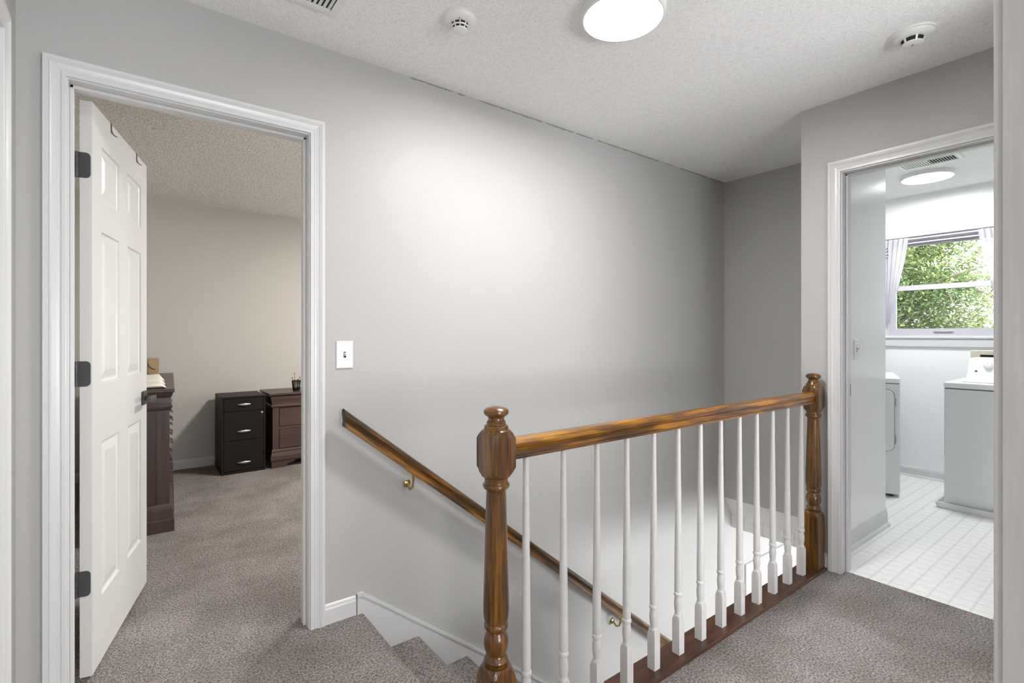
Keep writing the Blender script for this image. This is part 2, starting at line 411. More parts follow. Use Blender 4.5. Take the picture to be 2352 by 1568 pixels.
# ceilings
mb = MB(); mb.box(-1.5, L+0.115, -2.9, W, CE, CE+0.1); mb.box(L+0.115, 3.3, -2.9, -0.7, CE, CE+0.1); mb.box(L+0.115, FX+0.115, 1.135, W, CE, CE+0.1)
struct('ceiling', mb, M['ceil'], 'white textured ceiling of the hall and stairwell', 'ceiling')
mb = MB(); mb.box(-0.86, 4.1, W, 5.62, CE, CE+0.1)
struct('ceiling_bedroom', mb, M['ceil_bed'], 'popcorn ceiling of the bedroom', 'ceiling')
mb = MB(); mb.box(L+0.115, BXW+0.16, -0.7, 1.135, CE, CE+0.1); mb.box(FX+0.115, BXW+0.16, 1.135, W, CE, CE+0.1)
struct('ceiling_laundry', mb, M['ceil'], 'white textured ceiling of the laundry', 'ceiling')
# sloped ceiling over the lower flight, and lower walls
mb = MB(); mb.prism([(FX, -0.065), (FX+0.215, -0.365), (FX+0.40, -0.365), (FX+0.40, -0.05), (FX+0.115, -0.05)], 'y', 1.10, W)
struct('ceiling_slope', mb, M['ceil'], 'sloped textured ceiling strip below the stairwell end wall', 'ceiling')
mb = MB(); mb.box(2.90, 6.2, -1.5, 1.10, LC-0.02, LC); mb.box(4.1, 6.2, 1.10, W, LC-0.02, LC)
struct('ceiling_lower', mb, M['ceil'], 'ceiling of the lower hall', 'ceiling')
mb = MB(); mb.box(0.7, 2.75, 1.10, 1.20, LZ, LC); mb.box(6.1, 6.2, -1.5, W, LZ, LC); mb.box(-1.5, -1.4, -1.5, W, LZ, LC); mb.box(-1.5, 6.2, -1.5, -1.4, LZ, LC)
struct('wall_lower', mb, M['trim'], 'white walls of the lower hall below the stairs', 'wall')
mb = MB(); mb.box(0.803, L, 1.10, 1.20, LC, -0.02); mb.box(L, L+0.12, 1.233, 1.24, LC, 0)
struct('trim_1', mb, M['trim'], 'white fascia under the railing along the stairwell edge', 'trim')

# ------------------------------------------------------------------ casings, jambs, baseboards
CP = [(0,0),(0,.009),(.001,.0105),(.011,.0105),(.0125,.008),(.0145,.008),(.016,.0095),(.024,.0105),(.034,.0135),(.038,.0165),(.0395,.0165),(.041,.0145),(.0425,.0145),(.044,.0168),(.055,.0168),(.057,.015),(.057,0)]
def casing(trim, a0, a1, h, place):
    """three mitred casing boards round an opening a0..a1 wide, h high; place(a, z, t) -> world"""
    a0 -= 0.005; a1 += 0.005; h += 0.005
    for side, a in ((-1, a0), (1, a1)):
        m = MB(); m.loft([[place(a+side*p, 0.0, t) for p, t in CP], [place(a+side*p, h+p, t) for p, t in CP]])
        obj('side_casing', m, M['trim'], trim)
    m = MB(); m.loft([[place(a0-p, h+p, t) for p, t in CP], [place(a1+p, h+p, t) for p, t in CP]])
    obj('head_casing', m, M['trim'], trim)
def jamb(trim, a0, a1, h, d0, d1, s0, s1, plc, mat='trim'):
    """plc(a0,a1,d0,d1,z0,z1) -> box bounds"""
    for q in ((a0-0.018, a0), (a1, a1+0.018)):
        m = MB(); m.box(*plc(q[0], q[1], d0, d1, 0, h)); obj('jamb', m, M[mat], trim)
    m = MB(); m.box(*plc(a0-0.018, a1+0.018, d0, d1, h, h+0.018)); obj('head_jamb', m, M[mat], trim)
    for q in ((a0, a0+0.011), (a1-0.011, a1)):
        m = MB(); m.bbox(*plc(q[0], q[1], s0, s1, 0, h), r=0.002, seg=1); obj('door_stop', m, M[mat], trim)
    m = MB(); m.bbox(*plc(a0, a1, s0, s1, h-0.011, h), r=0.002, seg=1); obj('head_stop', m, M[mat], trim)

t = thing('trim_2', 'white moulded door frame around the bedroom doorway', 'trim', kind='structure')
casing(t, DX0, DX1, DH, lambda a, z, q: (a, W-q, z))
jamb(t, DX0, DX1, DH, W-0.001, W+0.116, W+0.040, W+0.074, lambda a0, a1, d0, d1, z0, z1: (a0, a1, d0, d1, z0, z1))
casing(t, DX0, DX1, DH, lambda a, z, q: (a, W+0.115+q, z))
t = thing('trim_3', 'white moulded door frame around the laundry doorway', 'trim', kind='structure')
casing(t, LY0, LY1, DH, lambda a, z, q: (L-q, a, z))
jamb(t, LY0, LY1, DH, L-0.001, L+0.116, L+0.040, L+0.074, lambda a0, a1, d0, d1, z0, z1: (d0, d1, a0, a1, z0, z1))
casing(t, LY0, LY1, DH, lambda a, z, q: (L+0.115+q, a, z))
m = MB(); m.bbox(L+0.078, L+0.108, LY1-0.0015, LY1+0.001, 0.905, 0.965, r=0.0005, seg=1); obj('strike_plate', m, M['bronze'], t)
t = thing('trim_4', 'white painted door frame close by at the right edge of the view', 'trim', kind='structure')
casing(t, BX0, BX1, BH, lambda a, z, q: (a, HY+q, z))
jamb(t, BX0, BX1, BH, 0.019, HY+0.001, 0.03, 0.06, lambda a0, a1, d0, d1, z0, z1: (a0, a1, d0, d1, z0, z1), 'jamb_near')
t = thing('trim_7', 'white frame of a second doorway hidden behind the near frame', 'trim', kind='structure')
casing(t, RX0, RX1, BH, lambda a, z, q: (a, HY+q, z))
jamb(t, RX0, RX1, BH, 0.019, HY+0.001, 0.03, 0.06, lambda a0, a1, d0, d1, z0, z1: (a0, a1, d0, d1, z0, z1))
t = thing('trim_5', 'white door casing beside the corner at the left edge of the view', 'trim', kind='structure')
casing(t, 1.198, 1.927, DH, lambda a, z, q: (LX+q, a, z))
jamb(t, 1.198, 1.927, DH, LX-0.116, LX+0.001, LX-0.07, LX-0.04, lambda a0, a1, d0, d1, z0, z1: (d0, d1, a0, a1, z0, z1))
m = MB(); m.box(LX-0.110, LX-0.075, 1.20, 1.925, 0.012, DH-0.003)
struct('door_2', m, M['door'], 'closed white door in the left wall', 'door')

BP = [(0,0),(0.012,0),(0.012,0.062),(0.0105,0.066),(0.0085,0.069),(0.0085,0.074),(0.006,0.080),(0.003,0.083),(0,0.083)]
def baseb(name, label, a0, a1, place, shoe=False):
    m = MB(); m.loft([[place(a0, t_, z_) for t_, z_ in BP], [place(a1, t_, z_) for t_, z_ in BP]])
    o = struct(name, m, M['trim'], label, 'baseboard')
    if shoe:
        sp = [(0.012, 0)] + [(0.012+0.016*math.cos(i*PI/10), 0.018*math.sin(i*PI/10)) for i in range(6)]
        m = MB(); m.loft([[place(a0, t_, z_) for t_, z_ in sp], [place(a1, t_, z_) for t_, z_ in sp]]); obj('shoe_moulding', m, M['trim'], o)
    return o
baseb('baseboard_main', 'short white baseboard between bedroom doorway and stairs', DX1+0.063, 0.785, lambda a, t_, z_: (a, W-t_, z_))
baseb('baseboard_corner', 'white baseboard left of the bedroom doorway', LX, DX0-0.063, lambda a, t_, z_: (a, W-t_, z_))
baseb('baseboard_left', 'white baseboard on the left hall wall', 1.99, W, lambda a, t_, z_: (LX+t_, a, z_))
baseb('baseboard_laundry_front', 'scrap of white baseboard between far newel and laundry frame', LY1+0.063, 1.20, lambda a, t_, z_: (L-t_, a, z_))
baseb('baseboard_laundry_side', 'white baseboard under the laundry switch wall', L+0.115+0.018, FX+0.115, lambda a, t_, z_: (a, 1.135-t_, z_*1.25), True)
baseb('baseboard_laundry_back', 'white baseboard between the dryer and the washer', -0.6, W, lambda a, t_, z_: (BXW-t_, a, z_), True)
baseb('baseboard_bedroom', 'white baseboard on the bedroom back wall', -0.75, 4.0, lambda a, t_, z_: (a, 5.50-t_, z_))

# lower level doorway seen past the balusters
t = thing('door_3', 'white door with moulded casing at the foot of the stairs', 'door', kind='structure')
casing(t, 4.145, 4.90, 2.02, lambda a, z, q: (a, W-q, LZ+z))
m = MB(); m.box(4.145, 4.90, W-0.006, W+0.0, LZ, LZ+2.02); obj('door_slab', m, M['door'], t)

# skirt board along the stairs
RISE, RUN, NX = 0.198, 0.2525, 0.823
SL = RISE/RUN
m = MB()
x0 = 0.790; zt = 0.090; xe = NX+RUN*12.6
yA, yB = W-0.014, W
poly = [(x0, -0.10), (x0, zt), (x0+0.025, zt+0.001), (xe, zt-(xe-x0-0.02)*SL), (xe, zt-(xe-x0)*SL-0.38), (x0+0.3, -0.10-0.35)]
m.prism(poly, 'y', yA, yB)
tr = struct('trim_6', m, M['trim'], 'white skirt board descending beside the carpeted stairs', 'trim')
m = MB(); h = 0.012
m.prism([(x0, zt-h), (x0, zt+0.001), (x0+0.025, zt+0.002), (xe, zt-(xe-x0-0.02)*SL+0.001), (xe, zt-(xe-x0-0.02)*SL-h*1.25), (x0+0.022, zt-h)], 'y', yA-0.004, yA+0.002)
obj('cap_moulding', m, M['trim'], tr)

# ------------------------------------------------------------------ stairs: every step its own carpeted mesh
st = thing('staircase', 'carpeted taupe staircase going down along the long wall', 'stairs', (NX, 1.7, 0), kind='structure')
def step_profile(x, z, run, rise, back):
    r = 0.020; pts = []
    pts.append((x-back, z))
    for i in range(7):
        a = PI/2 - i*(PI)/6
        pts.append((x-r+r*math.cos(a)+0.0, z-r+r*math.sin(a)))
    pts.append((x-0.026, z-2*r-0.004)); pts.append((x-0.026, z-rise-0.01)); pts.append((x-back, z-rise-0.01))
    return pts
for k in range(14):
    x = NX + (0.272*k if k <= 3 else 0.816 + 0.245*(k-3)); z = -RISE*k
    m = MB(); prof = step_profile(x, z + (0.001 if k == 0 else 0), RUN, RISE, 0.022 if k == 0 else 0.275+0.03)
    y0 = 1.20 if k else 1.186
    rings = [[(px, yy, pz) for px, pz in prof] for yy in (y0, W-0.014 if k else W-0.012)]
    m.loft(rings, sm=True); obj('step', m, M['carpet'], st, sharp=50)

# ------------------------------------------------------------------ railing
rl = thing('stair_railing', 'honey wood banister with white spindles along the stairwell edge', 'railing', (1.83, 1.15, 0))
RY = 1.150
NW = 0.079
def newel(x, y, z0):
    zz = lambda p: 1.2223-(p-770.2)/823.0
    prof = [(z0, .0562), (0.270, .0562), (0.288, .0500), (0.300, .0425), (0.306, .0370), (0.3065, .0300)]
    prof += [(0.310,.0300),(0.314,.0325),(0.320,.0345),(0.326,.0325),(0.330,.0290),(0.336,.0270),(0.345,.0315),(0.358,.0345),(0.370,.0352),(0.382,.0335),(0.392,.0295),(0.398,.0265),(0.402,.0260),(0.404,.0300),(0.409,.0335),(0.415,.0342),(0.420,.0332),(0.424,.0300),(0.426,.0320),(0.436,.0350),(0.452,.0364),(0.470,.0364),(0.50,.0358),(0.60,.0330),(0.70,.0302),(0.78,.0279),(0.789,.0276),(0.793,.0290),(0.797,.0350),(0.803,.0378),(0.809,.0372),(0.813,.0330),(0.817,.0325),(0.822,.0330),(0.827,.0335)]
    prof += [(0.829,.0375),(0.832,.0410),(0.842,.0480),(0.856,.0562),(0.936,.0562),(0.949,.0480),(0.958,.0400),(0.961,.0350)]
    prof += [(0.963,.0338),(0.968,.0340),(0.972,.0320),(0.974,.0285),(0.978,.0265),(0.981,.0270),(0.984,.0255),(0.987,.0228),(0.992,.0222),(0.996,.0245),(1.000,.0310),(1.005,.0346),(1.010,.0352),(1.015,.0340),(1.020,.0285),(1.0235,.0180),(1.0255,.0060),(1.0258,.0005)]
    m = MB(); m.lathe(x, y, prof, 64, NW); return m
obj('newel_post', newel(0.815, RY, 0.0), M['wood_z'], rl, sharp=28)
obj('newel_post', newel(2.852, RY, 0.0), M['wood_z'], rl, sharp=28)
def rail_profile():
    # half width, height above the underside; a moulded banister section
    half = [(0.019,0),(0.0235,0.0005),(0.0245,0.003),(0.0245,0.0075),(0.0225,0.0095),(0.0180,0.0105),(0.0170,0.0125),(0.0172,0.019),(0.0195,0.0265),(0.0245,0.0325),(0.0285,0.0365),(0.0300,0.0405),(0.0300,0.0455),(0.0275,0.0500),(0.0220,0.0540),(0.014,0.0568),(0.005,0.058)]
    return half + [(-a, b) for a, b in half[::-1]]
RP = rail_profile()
m = MB(); m.loft([[(x, RY+a, 0.872+b) for a, b in RP] for x in (0.853, 2.814)])
obj('banister_rail', m, M['wood_x'], rl, sharp=24)
m = MB(); m.bbox(0.803, L, 1.100, 1.214, -0.028, 0.012, r=0.006, seg=2)
obj('shoe_plate', m, M['wood_plate'], rl)
def baluster(x):
    prof = [(0.0125,.0226),(0.141,.0226),(0.157,.0158),(0.1575,.0140),(0.163,.0125),(0.170,.0128),(0.182,.0145),(0.196,.0155),(0.210,.0150),(0.222,.0130),(0.228,.0122),(0.230,.0150),(0.234,.0163),(0.239,.0163),(0.243,.0150),(0.245,.0132),(0.250,.0138),(0.262,.0143),(0.30,.0142),(0.50,.0122),(0.75,.0095),(0.873,.0086)]
    m = MB(); m.lathe(x, RY, prof, 32, 0.0318); return m
for i in range(13):
    obj('baluster', baluster(0.922+0.149*i), M['baluster'], rl, sharp=26)

# wall handrail with brass brackets
hr = thing('wall_handrail', 'dark honey wood handrail on brass brackets descending the long wall', 'handrail', (0.712, 2.108, 0.84))
HS = (0.839+0.862)/(2.918-0.712)+0.024
zt_ = lambda x: 0.839 - (x-0.712)*HS
HPf = 1.30
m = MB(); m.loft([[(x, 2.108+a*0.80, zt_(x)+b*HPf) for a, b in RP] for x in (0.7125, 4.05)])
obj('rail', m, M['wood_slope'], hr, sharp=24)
m = MB(); m.loft([[(x, 2.108+a*0.80, zt_(x)+b*HPf) for a, b in RP] for x in (0.7105, 0.7130)])
obj('end_cap', m, M['wood_end'], hr)
for bx in (1.03, 2.45, 3.75):
    zb = zt_(bx)
    m = MB(); m.lathe(bx, zb-0.055, [(W-0.001,.0),(W-0.001,.017),(W-0.005,.018),(W-0.009,.013),(W-0.010,.0)][::-1], 20, axis='y')
    br = obj('bracket', m, M['brass'], hr)
    m = MB(); m.tube([(bx, W-0.008, zb-0.055), (bx, W-0.035, zb-0.075), (bx, W-0.060, zb-0.060), (bx, W-0.070, zb-0.028), (bx+0.0, 2.108, zb-0.002)], 0.006, 10); obj('arm', m, M['brass'], br)
    m = MB(); m.loft([[(x, 2.108+sy*0.011, zt_(x)-0.002-q) for sy, q in ((-1,0),(1,0),(1,0.004),(-1,0.004))] for x in (bx-0.03, bx+0.03)]); obj('saddle', m, M['brass'], br)

# ------------------------------------------------------------------ bedroom door, open into the bedroom
ang = math.atan2(0.74, 0.174)
d1 = thing('door_1', 'open white six-panel bedroom door with dark hardware', 'door', (-0.110, 2.318, 0.0), ang, kind='structure')
DW, DT, D0, D1 = 0.746, 0.035, 0.018, 2.050
# local frame: x along the leaf, y = thickness away from the hall side (leaf occupies y 0..DT; visible face y=0 is turned to +X world)
cols = [(0.098, 0.318), (0.428, 0.648)]
rows = [(0.255, 0.830), (1.045, 1.610), (1.725, 1.925)]
m = MB()
xs = [0, cols[0][0], cols[0][1], cols[1][0], cols[1][1], DW]
zs = [D0] + [v for r_ in rows for v in r_] + [D1]
for i in range(5):
    for j in range(7):
        hole = i in (1, 3) and j in (1, 3, 5)
        if not hole: m.box(xs[i], xs[i+1], 0, DT, zs[j], zs[j+1])
slab = obj('door_slab', m, M['door'], d1, world=False)
for (a, b) in cols:
    for (z0, z1) in rows:
        m = MB()
        def ring(i, y): return [(a+i, y, z0+i), (b-i, y, z0+i), (b-i, y, z1-i), (a+i, y, z1-i)]
        rings = [ring(-0.001, 0.0), ring(0.003, 0.0005), ring(0.006, 0.006), ring(0.012, 0.0085), ring(0.018, 0.0085), ring(0.046, 0.0025), ring(0.05, 0.0022)]
        back = [ring(0.05, DT-0.0022), ring(0.046, DT-0.0025), ring(0.018, DT-0.0085), ring(0.012, DT-0.0085), ring(0.006, DT-0.006), ring(0.003, DT-0.0005), ring(-0.001, DT)]
        n = len(m.v)
        m.loft(rings, caps=False); k = len(m.v); m.quadface([k-4, k-3, k-2, k-1])
        m.loft(back, caps=False); m.quadface([k, k+1, k+2, k+3])
        obj('door_panel', m, M['door'], d1, world=False)
for hz in (0.348, 1.087, 1.822):
    # leaf plate let into the hinge edge (x = 0), rounded at its outer corners
    m = MB(); hh = 0.0445; r = 0.014; pts = []
    y0, y1 = -0.004+0.008, DT+0.004
    for cy_, cz_, a0 in ((y0+r, hz-hh+r, PI), (y0+r, hz+hh-r, PI/2)):
        pass
    pts = [(y1, hz-hh), (y1, hz+hh)]
    pts += [(y0+r+r*math.cos(PI/2+i*PI/12), hz+hh-r+r*math.sin(PI/2+i*PI/12)) for i in range(7)]
    pts += [(y0+r+r*math.cos(PI+i*PI/12), hz-hh+r+r*math.sin(PI+i*PI/12)) for i in range(7)]
    m.prism(pts, 'x', -0.0025, 0.001)
    hg = obj('hinge', m, M['bronze'], d1, world=False)
    for k in range(5):
        m = MB(); m.lathe(-0.004, DT+0.008, [(hz-hh+k*0.0178+0.0005, .0058), (hz-hh+k*0.0178+0.0173, .0058)], 14); obj('knuckle', m, M['bronze'], hg, world=False)
# lever handle on both faces near the free edge
for sgn, fy in ((-1, 0.0), (1, DT)):
    yy = lambda d: fy+sgn*d
    m = MB(); m.bbox(DW-0.0965, DW-0.0335, min(yy(0), yy(0.010)), max(yy(0), yy(0.010)), 0.893, 0.957, r=0.002, seg=1)
    hd = obj('handle', m, M['bronze'], d1, world=False)
    m = MB(); m.lathe(DW-0.065, 0.925, [(yy(0.009), .0105), (yy(0.050), .0105)], 16, axis='y'); obj('spindle', m, M['bronze'], hd, world=False)
    m = MB(); m.bbox(DW-0.180, DW-0.053, min(yy(0.038), yy(0.052)), max(yy(0.038), yy(0.052)), 0.914, 0.936, r=0.002, seg=1); obj('lever', m, M['bronze'], hd, world=False)
# over-the-door hooks
for u, lab in ((0.208, 'thin black hook over the door top nearer its hinges'), (0.568, 'thin black hook over the door top nearer its free edge')):
    loc = Vector((-0.110, 2.318, 0)) + Matrix.Rotation(ang, 3, 'Z') @ Vector((u, 0, 2.05))
    hk = thing('over_door_hook', lab, 'hook', loc, ang, 'black hooks over the bedroom door')
    m = MB(); m.box(-0.007, 0.007, -0.002, DT+0.002, 0.0005, 0.002); m.box(-0.006, 0.006, -0.002, -0.0004, -0.030, 0.002); m.box(-0.007, 0.007, DT+0.0004, DT+0.002, -0.03, 0.002)
    obj('strap', m, M['bronze'], hk, world=False)
    m = MB(); m.tube([(0, -0.002, -0.028), (0.001, -0.004, -0.036), (0.002, -0.010, -0.043), (0.003, -0.019, -0.047)], 0.0026, 8, 0.0016); obj('hook_tip', m, M['bronze'], hk, world=False)

# ------------------------------------------------------------------ ceiling fittings
def ceiling_light(x, y, r, label, lampmat, grp='flush ceiling lights'):
    o = thing('ceiling_light', label, 'ceiling light', (x, y, CE), 0, grp)
    m = MB(); m.lathe(0, 0, [(-0.0001, 0.001), (-0.0001, r), (-0.018, r), (-0.027, r-0.002), (-0.031, r-0.005), (-0.032, r-0.008), (-0.032, r-0.011), (-0.030, r-0.0135), (-0.026, r-0.0135), (-0.025, 0.001)], 72); obj('frame', m, M['plastic'], o, world=False)
    m = MB(); rd = r-0.0138; m.lathe(0, 0, [(-0.0255, 0.001), (-0.0255, rd), (-0.0280, rd-0.001), (-0.0290, rd*0.7), (-0.0295, 0.001)][::-1], 72); obj('diffuser', m, lampmat, o, world=False)
    return o
ceiling_light(1.469, 1.253, 0.156, 'round lit ceiling light of the hall, cut by the top edge', M['lamp_hall'])
ceiling_light(4.80, 1.14, 0.165, 'round lit ceiling light inside the laundry', M['lamp_laundry'])
ceiling_light(1.95, 3.55, 0.165, 'round lit ceiling light of the bedroom, out of view', M['lamp_bed'])
ceiling_light(-0.6, -1.5, 0.165, 'round lit ceiling light of the room behind, out of view', M['lamp_back'])

def smoke_detector(x, y, r, face, label, style):
    o = thing('smoke_detector', label, 'smoke detector', (x, y, CE), face, 'smoke detectors')
    if style == 0:
        prof = [(0, .001), (0, r), (-.003, r), (-.0035, r*0.965), (-.012, r*0.96), (-.018, r*0.90), (-.024, r*0.74), (-.026, r*0.62)]
        r1, z1, r2, z2 = r*0.60, -0.026, r*0.43, -0.050
    else:
        prof = [(0, .001), (0, r), (-.006, r*0.99), (-.007, r*0.90), (-.011, r*0.88), (-.018, r*0.72), (-.022, r*0.58)]
        r1, z1, r2, z2 = r*0.55, -0.022, r*0.45, -0.042
    m = MB(); m.lathe(0, 0, prof+[(prof[-1][0], .001)], 48); obj('base', m, M['plastic'], o, world=False)
    m = MB(); m.lathe(0, 0, [(z1+0.001, .001), (z1+0.001, r1-0.006), (z2+0.004, r2-0.006), (z2+0.003, .001)], 40); obj('sensor_chamber', m, M['black'], o, world=False)
    m = MB(); m.lathe(0, 0, [(z2+0.005, .001), (z2+0.005, r2), (z2+0.001, r2-0.001), (z2-0.0015, r2*0.8), (z2-0.002, .001)], 40); obj('cap', m, M['plastic'], o, world=False)
    nb = 9 if style == 0 else 6
    for k in range(nb):
        a = 2*PI*k/nb
        m = MB(); rings = []
        wd = 0.0022 if style == 0 else 0.003
        for rr, z in ((r1-0.001, z1+0.001), (r2-0.0005, z2+0.003)):
            c, s_ = math.cos(a), math.sin(a)
            rings.append([(c*(rr+dr)-s_*dw, s_*(rr+dr)+c*dw, z) for dr, dw in ((0, -wd), (0, wd), (-0.005, wd), (-0.005, -wd))])
        m.loft(rings); obj('rib', m, M['plastic'], o, world=False)
    if style == 0:
        rm, zm = (r1+r2)/2, (z1+z2)/2+0.001
        m = MB(); m.lathe(0, 0, [(zm+.002, rm-.004), (zm+.002, rm+.0012), (zm-.002, rm-.0005), (zm-.002, rm-.004), (zm+.002, rm-.004)], 40); obj('grille_ring', m, M['plastic'], o, world=False)
        m = MB(); m.lathe(r*0.62, 0.012, [(-0.0245, .0001), (-0.0245, .0055), (-0.029, .005), (-0.0292, .0001)], 16); obj('test_button', m, M['plastic'], o, world=False)
        m = MB(); m.lathe(r*0.66, -0.002, [(-0.0235, .0001), (-0.0235, .002), (-0.0265, .002), (-0.0267, .0001)], 10); obj('indicator', m, M['greyline'], o, world=False)
    else:
        m = MB(); m.box(-0.006, 0.006, -0.0015, 0.0015, z2-0.003, z2); obj('slot', m, M['black'], o, world=False)
    return o
smoke_detector(1.006, 1.660, 0.064, -2.1, 'round white smoke detector with black grille near the ceiling vent', 0)
smoke_detector(2.520, 0.645, 0.080, 0.6, 'flat round smoke detector on the ceiling before the laundry wall', 1)

def vent(x0, x1, y0, y1, label, along, loc, dark_from=0.0, n=9, margin=0.028):
    """louvre register; slats run along 'y' if along == 'x' stack"""
    o = thing('ceiling_vent', label, 'vent', loc, 0, 'ceiling registers')
    z = CE
    m = MB(); m.box(x0+margin, x1-margin, y0+margin, y1-margin, z-0.002, z-0.0005); obj('duct_opening', m, M['black'], o)
    def rect(i, zz): return [(x0+i, y0+i, zz), (x1-i, y0+i, zz), (x1-i, y1-i, zz), (x0+i, y1-i, zz)]
    m = MB(); m.loft([rect(0, z), rect(0, z-0.004), rect(0.005, z-0.009), rect(margin, z-0.009), rect(margin, z-0.001)], caps=False); obj('frame', m, M['plastic'], o)
    for (a, b) in ((x0+0.012, (y0+y1)/2), (x1-0.012, (y0+y1)/2)):
        m = MB(); m.lathe(a, b, [(z-0.0085, .0001), (z-0.0085, .003), (z-0.0100, .0025), (z-0.0102, .0001)][::-1], 10); obj('screw', m, M['steel'], o)
    lo, hi = (x0+margin, x1-margin) if along == 'x' else (y0+margin, y1-margin)
    for k in range(n):
        p = lo + (hi-lo)*(k+0.5)/n
        tilt = 0.5 if (k+0.5)/n < 0.5 else -0.5
        wd, th = (hi-lo)/n*0.27, 0.0008
        m = MB(); dx, dz = wd*math.cos(tilt), wd*math.sin(tilt)
        quad = [(p-dx, z-0.0055-dz), (p+dx, z-0.0055+dz), (p+dx, z-0.0055+dz+2*th), (p-dx, z-0.0055-dz+2*th)]
        if along == 'x': m.prism(quad, 'y', y0+margin, y1-margin)
        else: m.prism(quad, 'x', x0+margin, x1-margin)
        obj('slat', m, M['plastic'], o)
    return o
vent(0.270, 0.622, 1.730, 1.933, 'white louvred ceiling vent cut by the top edge of the view', 'x', (0.446, 1.83, CE), n=17)
vent(4.36, 4.54, 0.87, 1.22, 'white louvred ceiling vent beside the laundry light', 'y', (4.45, 1.05, CE), n=20)

# ------------------------------------------------------------------ light switches
def switch(label, place, loc):
    o = thing('light_switch', label, 'light switch', loc, 0, 'toggle light switches')
    def pbox(a, b, z0, z1, d0, d1): return [place(x, z, d) for d in (d0, d1) for (x, z) in ((a, z0), (b, z0), (b, z1), (a, z1))]
    def rect(hw, hh, d): return [place(-hw, -hh, d), place(hw, -hh, d), place(hw, hh, d), place(-hw, hh, d)]
    m = MB(); m.loft([rect(.0365, .0590, 0), rect(.0365, .0590, .0025), rect(.0350, .0575, .0048), rect(.032, .0545, .0058)], caps=True); obj('plate', m, M['plastic'], o)
    m = MB(); m.loft([rect(.0052, .0125, .0050), rect(.0052, .0125, .0061)]); obj('toggle_slot', m, M['black'], o)
    m = MB(); m.loft([[place(x, z, .005) for x, z in ((-.004, -.006), (.004, -.006), (.004, .0085), (-.004, .0085))],
                      [place(x, z, .014) for x, z in ((-.0036, .001), (.0036, .001), (.0036, .0085), (-.0036, .0085))],
                      [place(x, z, .018) for x, z in ((-.0032, .0035), (.0032, .0035), (.0032, .0085), (-.0032, .0085))]]); obj('toggle', m, M['ivory'], o)
    for zz in (-0.030, 0.030):
        m = MB(); m.loft([[place(.0028*math.cos(2*PI*k/10), zz+.0028*math.sin(2*PI*k/10), d) for k in range(10)] for d in (.0055, .0066)]); obj('screw', m, M['steel'], o)
    return o
switch('white toggle light switch on the wall right of the bedroom doorway', lambda a, z, d: (0.7375+a, W-d, 1.139+z), (0.7375, W, 1.139))
switch('white toggle light switch on the glossy laundry side wall', lambda a, z, d: (3.385+a, 1.135-d, 1.139+z), (3.385, 1.135, 1.139))

# ------------------------------------------------------------------ bedroom furniture
def ogee(x0, x1, y0, y1, z0, z1, bulge, n=8, front=('y0',)):
    """a band whose faces swell outward by bulge"""
    rings = []
    for i in range(n+1):
        f = i/n; e = bulge*math.sin(PI*f)**0.8 if bulge > 0 else 0
        rings.append([(x0-e, y0-e, z0+(z1-z0)*f), (x1+e, y0-e, z0+(z1-z0)*f), (x1+e, y1, z0+(z1-z0)*f), (x0-e, y1, z0+(z1-z0)*f)])
    m = MB(); m.loft(rings); return m
# tall chest seen end-on behind the open door; fronts face +X
cx0, cx1, cy0, cy1 = -0.185, 0.190, 3.815, 5.40
ch = thing('chest_of_drawers', 'tall red-brown chest of drawers seen end-on behind the open door', 'chest', (0.218, 3.787, 0))
def xband(z0, z1, prof, name, mat):
    """moulded band round front (+X) and near end (-Y): prof = list of (f, out)"""
    m = MB(); m.loft([[(cx0, cy0-o_, z0+(z1-z0)*f), (cx1+o_, cy0-o_, z0+(z1-z0)*f), (cx1+o_, cy1+o_, z0+(z1-z0)*f), (cx0, cy1+o_, z0+(z1-z0)*f)] for f, o_ in prof])
    return obj(name, m, mat, ch)
xband(0.866, 0.888, [(0, .022), (0.2, .028), (0.8, .028), (1, .024)], 'top', M['espresso'])
xband(0.755, 0.866, [(0, .004), (0.08, .012), (0.2, .014), (0.45, .008), (0.7, .006), (0.85, .016), (1, .020)], 'frieze', M['espresso'])
m = MB(); m.box(cx0, cx1-0.02, cy0+0.012, cy1, 0.17, 0.755)
obj('carcass', m, M['espresso'], ch)
for a, b in ((cx0, cx0+0.06), (cx1-0.065, cx1)):
    m = MB(); m.box(a, b, cy0, cy0+0.02, 0.17, 0.755); obj('corner_stile', m, M['espresso'], ch)
m = MB(); m.box(cx0+0.06, cx1-0.065, cy0+0.002, cy0+0.018, 0.735, 0.755); obj('end_rail', m, M['espresso'], ch)
xband(0.0, 0.17, [(0, .026), (0.42, .026), (0.46, .020), (0.8, .018), (0.9, .010), (1, .004)], 'plinth', M['espresso'])
for k in range(4):
    z0 = 0.185+k*0.142
    for q in range(2):
        ya = cy0+0.05+q*0.75
        m = MB(); m.bbox(cx1-0.02, cx1, ya, ya+0.72, z0, z0+0.132, r=0.003, seg=1); dr = obj('drawer', m, M['espresso'], ch)
        for yy in (ya+0.16, ya+0.56):
            m = MB(); m.tube([(cx1, yy-0.035, z0+0.066), (cx1+0.016, yy-0.03, z0+0.06), (cx1+0.018, yy, z0+0.050), (cx1+0.016, yy+0.03, z0+0.06), (cx1, yy+0.035, z0+0.066)], 0.004, 8); obj('pull', m, M['bronze'], dr)
ch.rotation_euler = (0, 0, -0.0515)
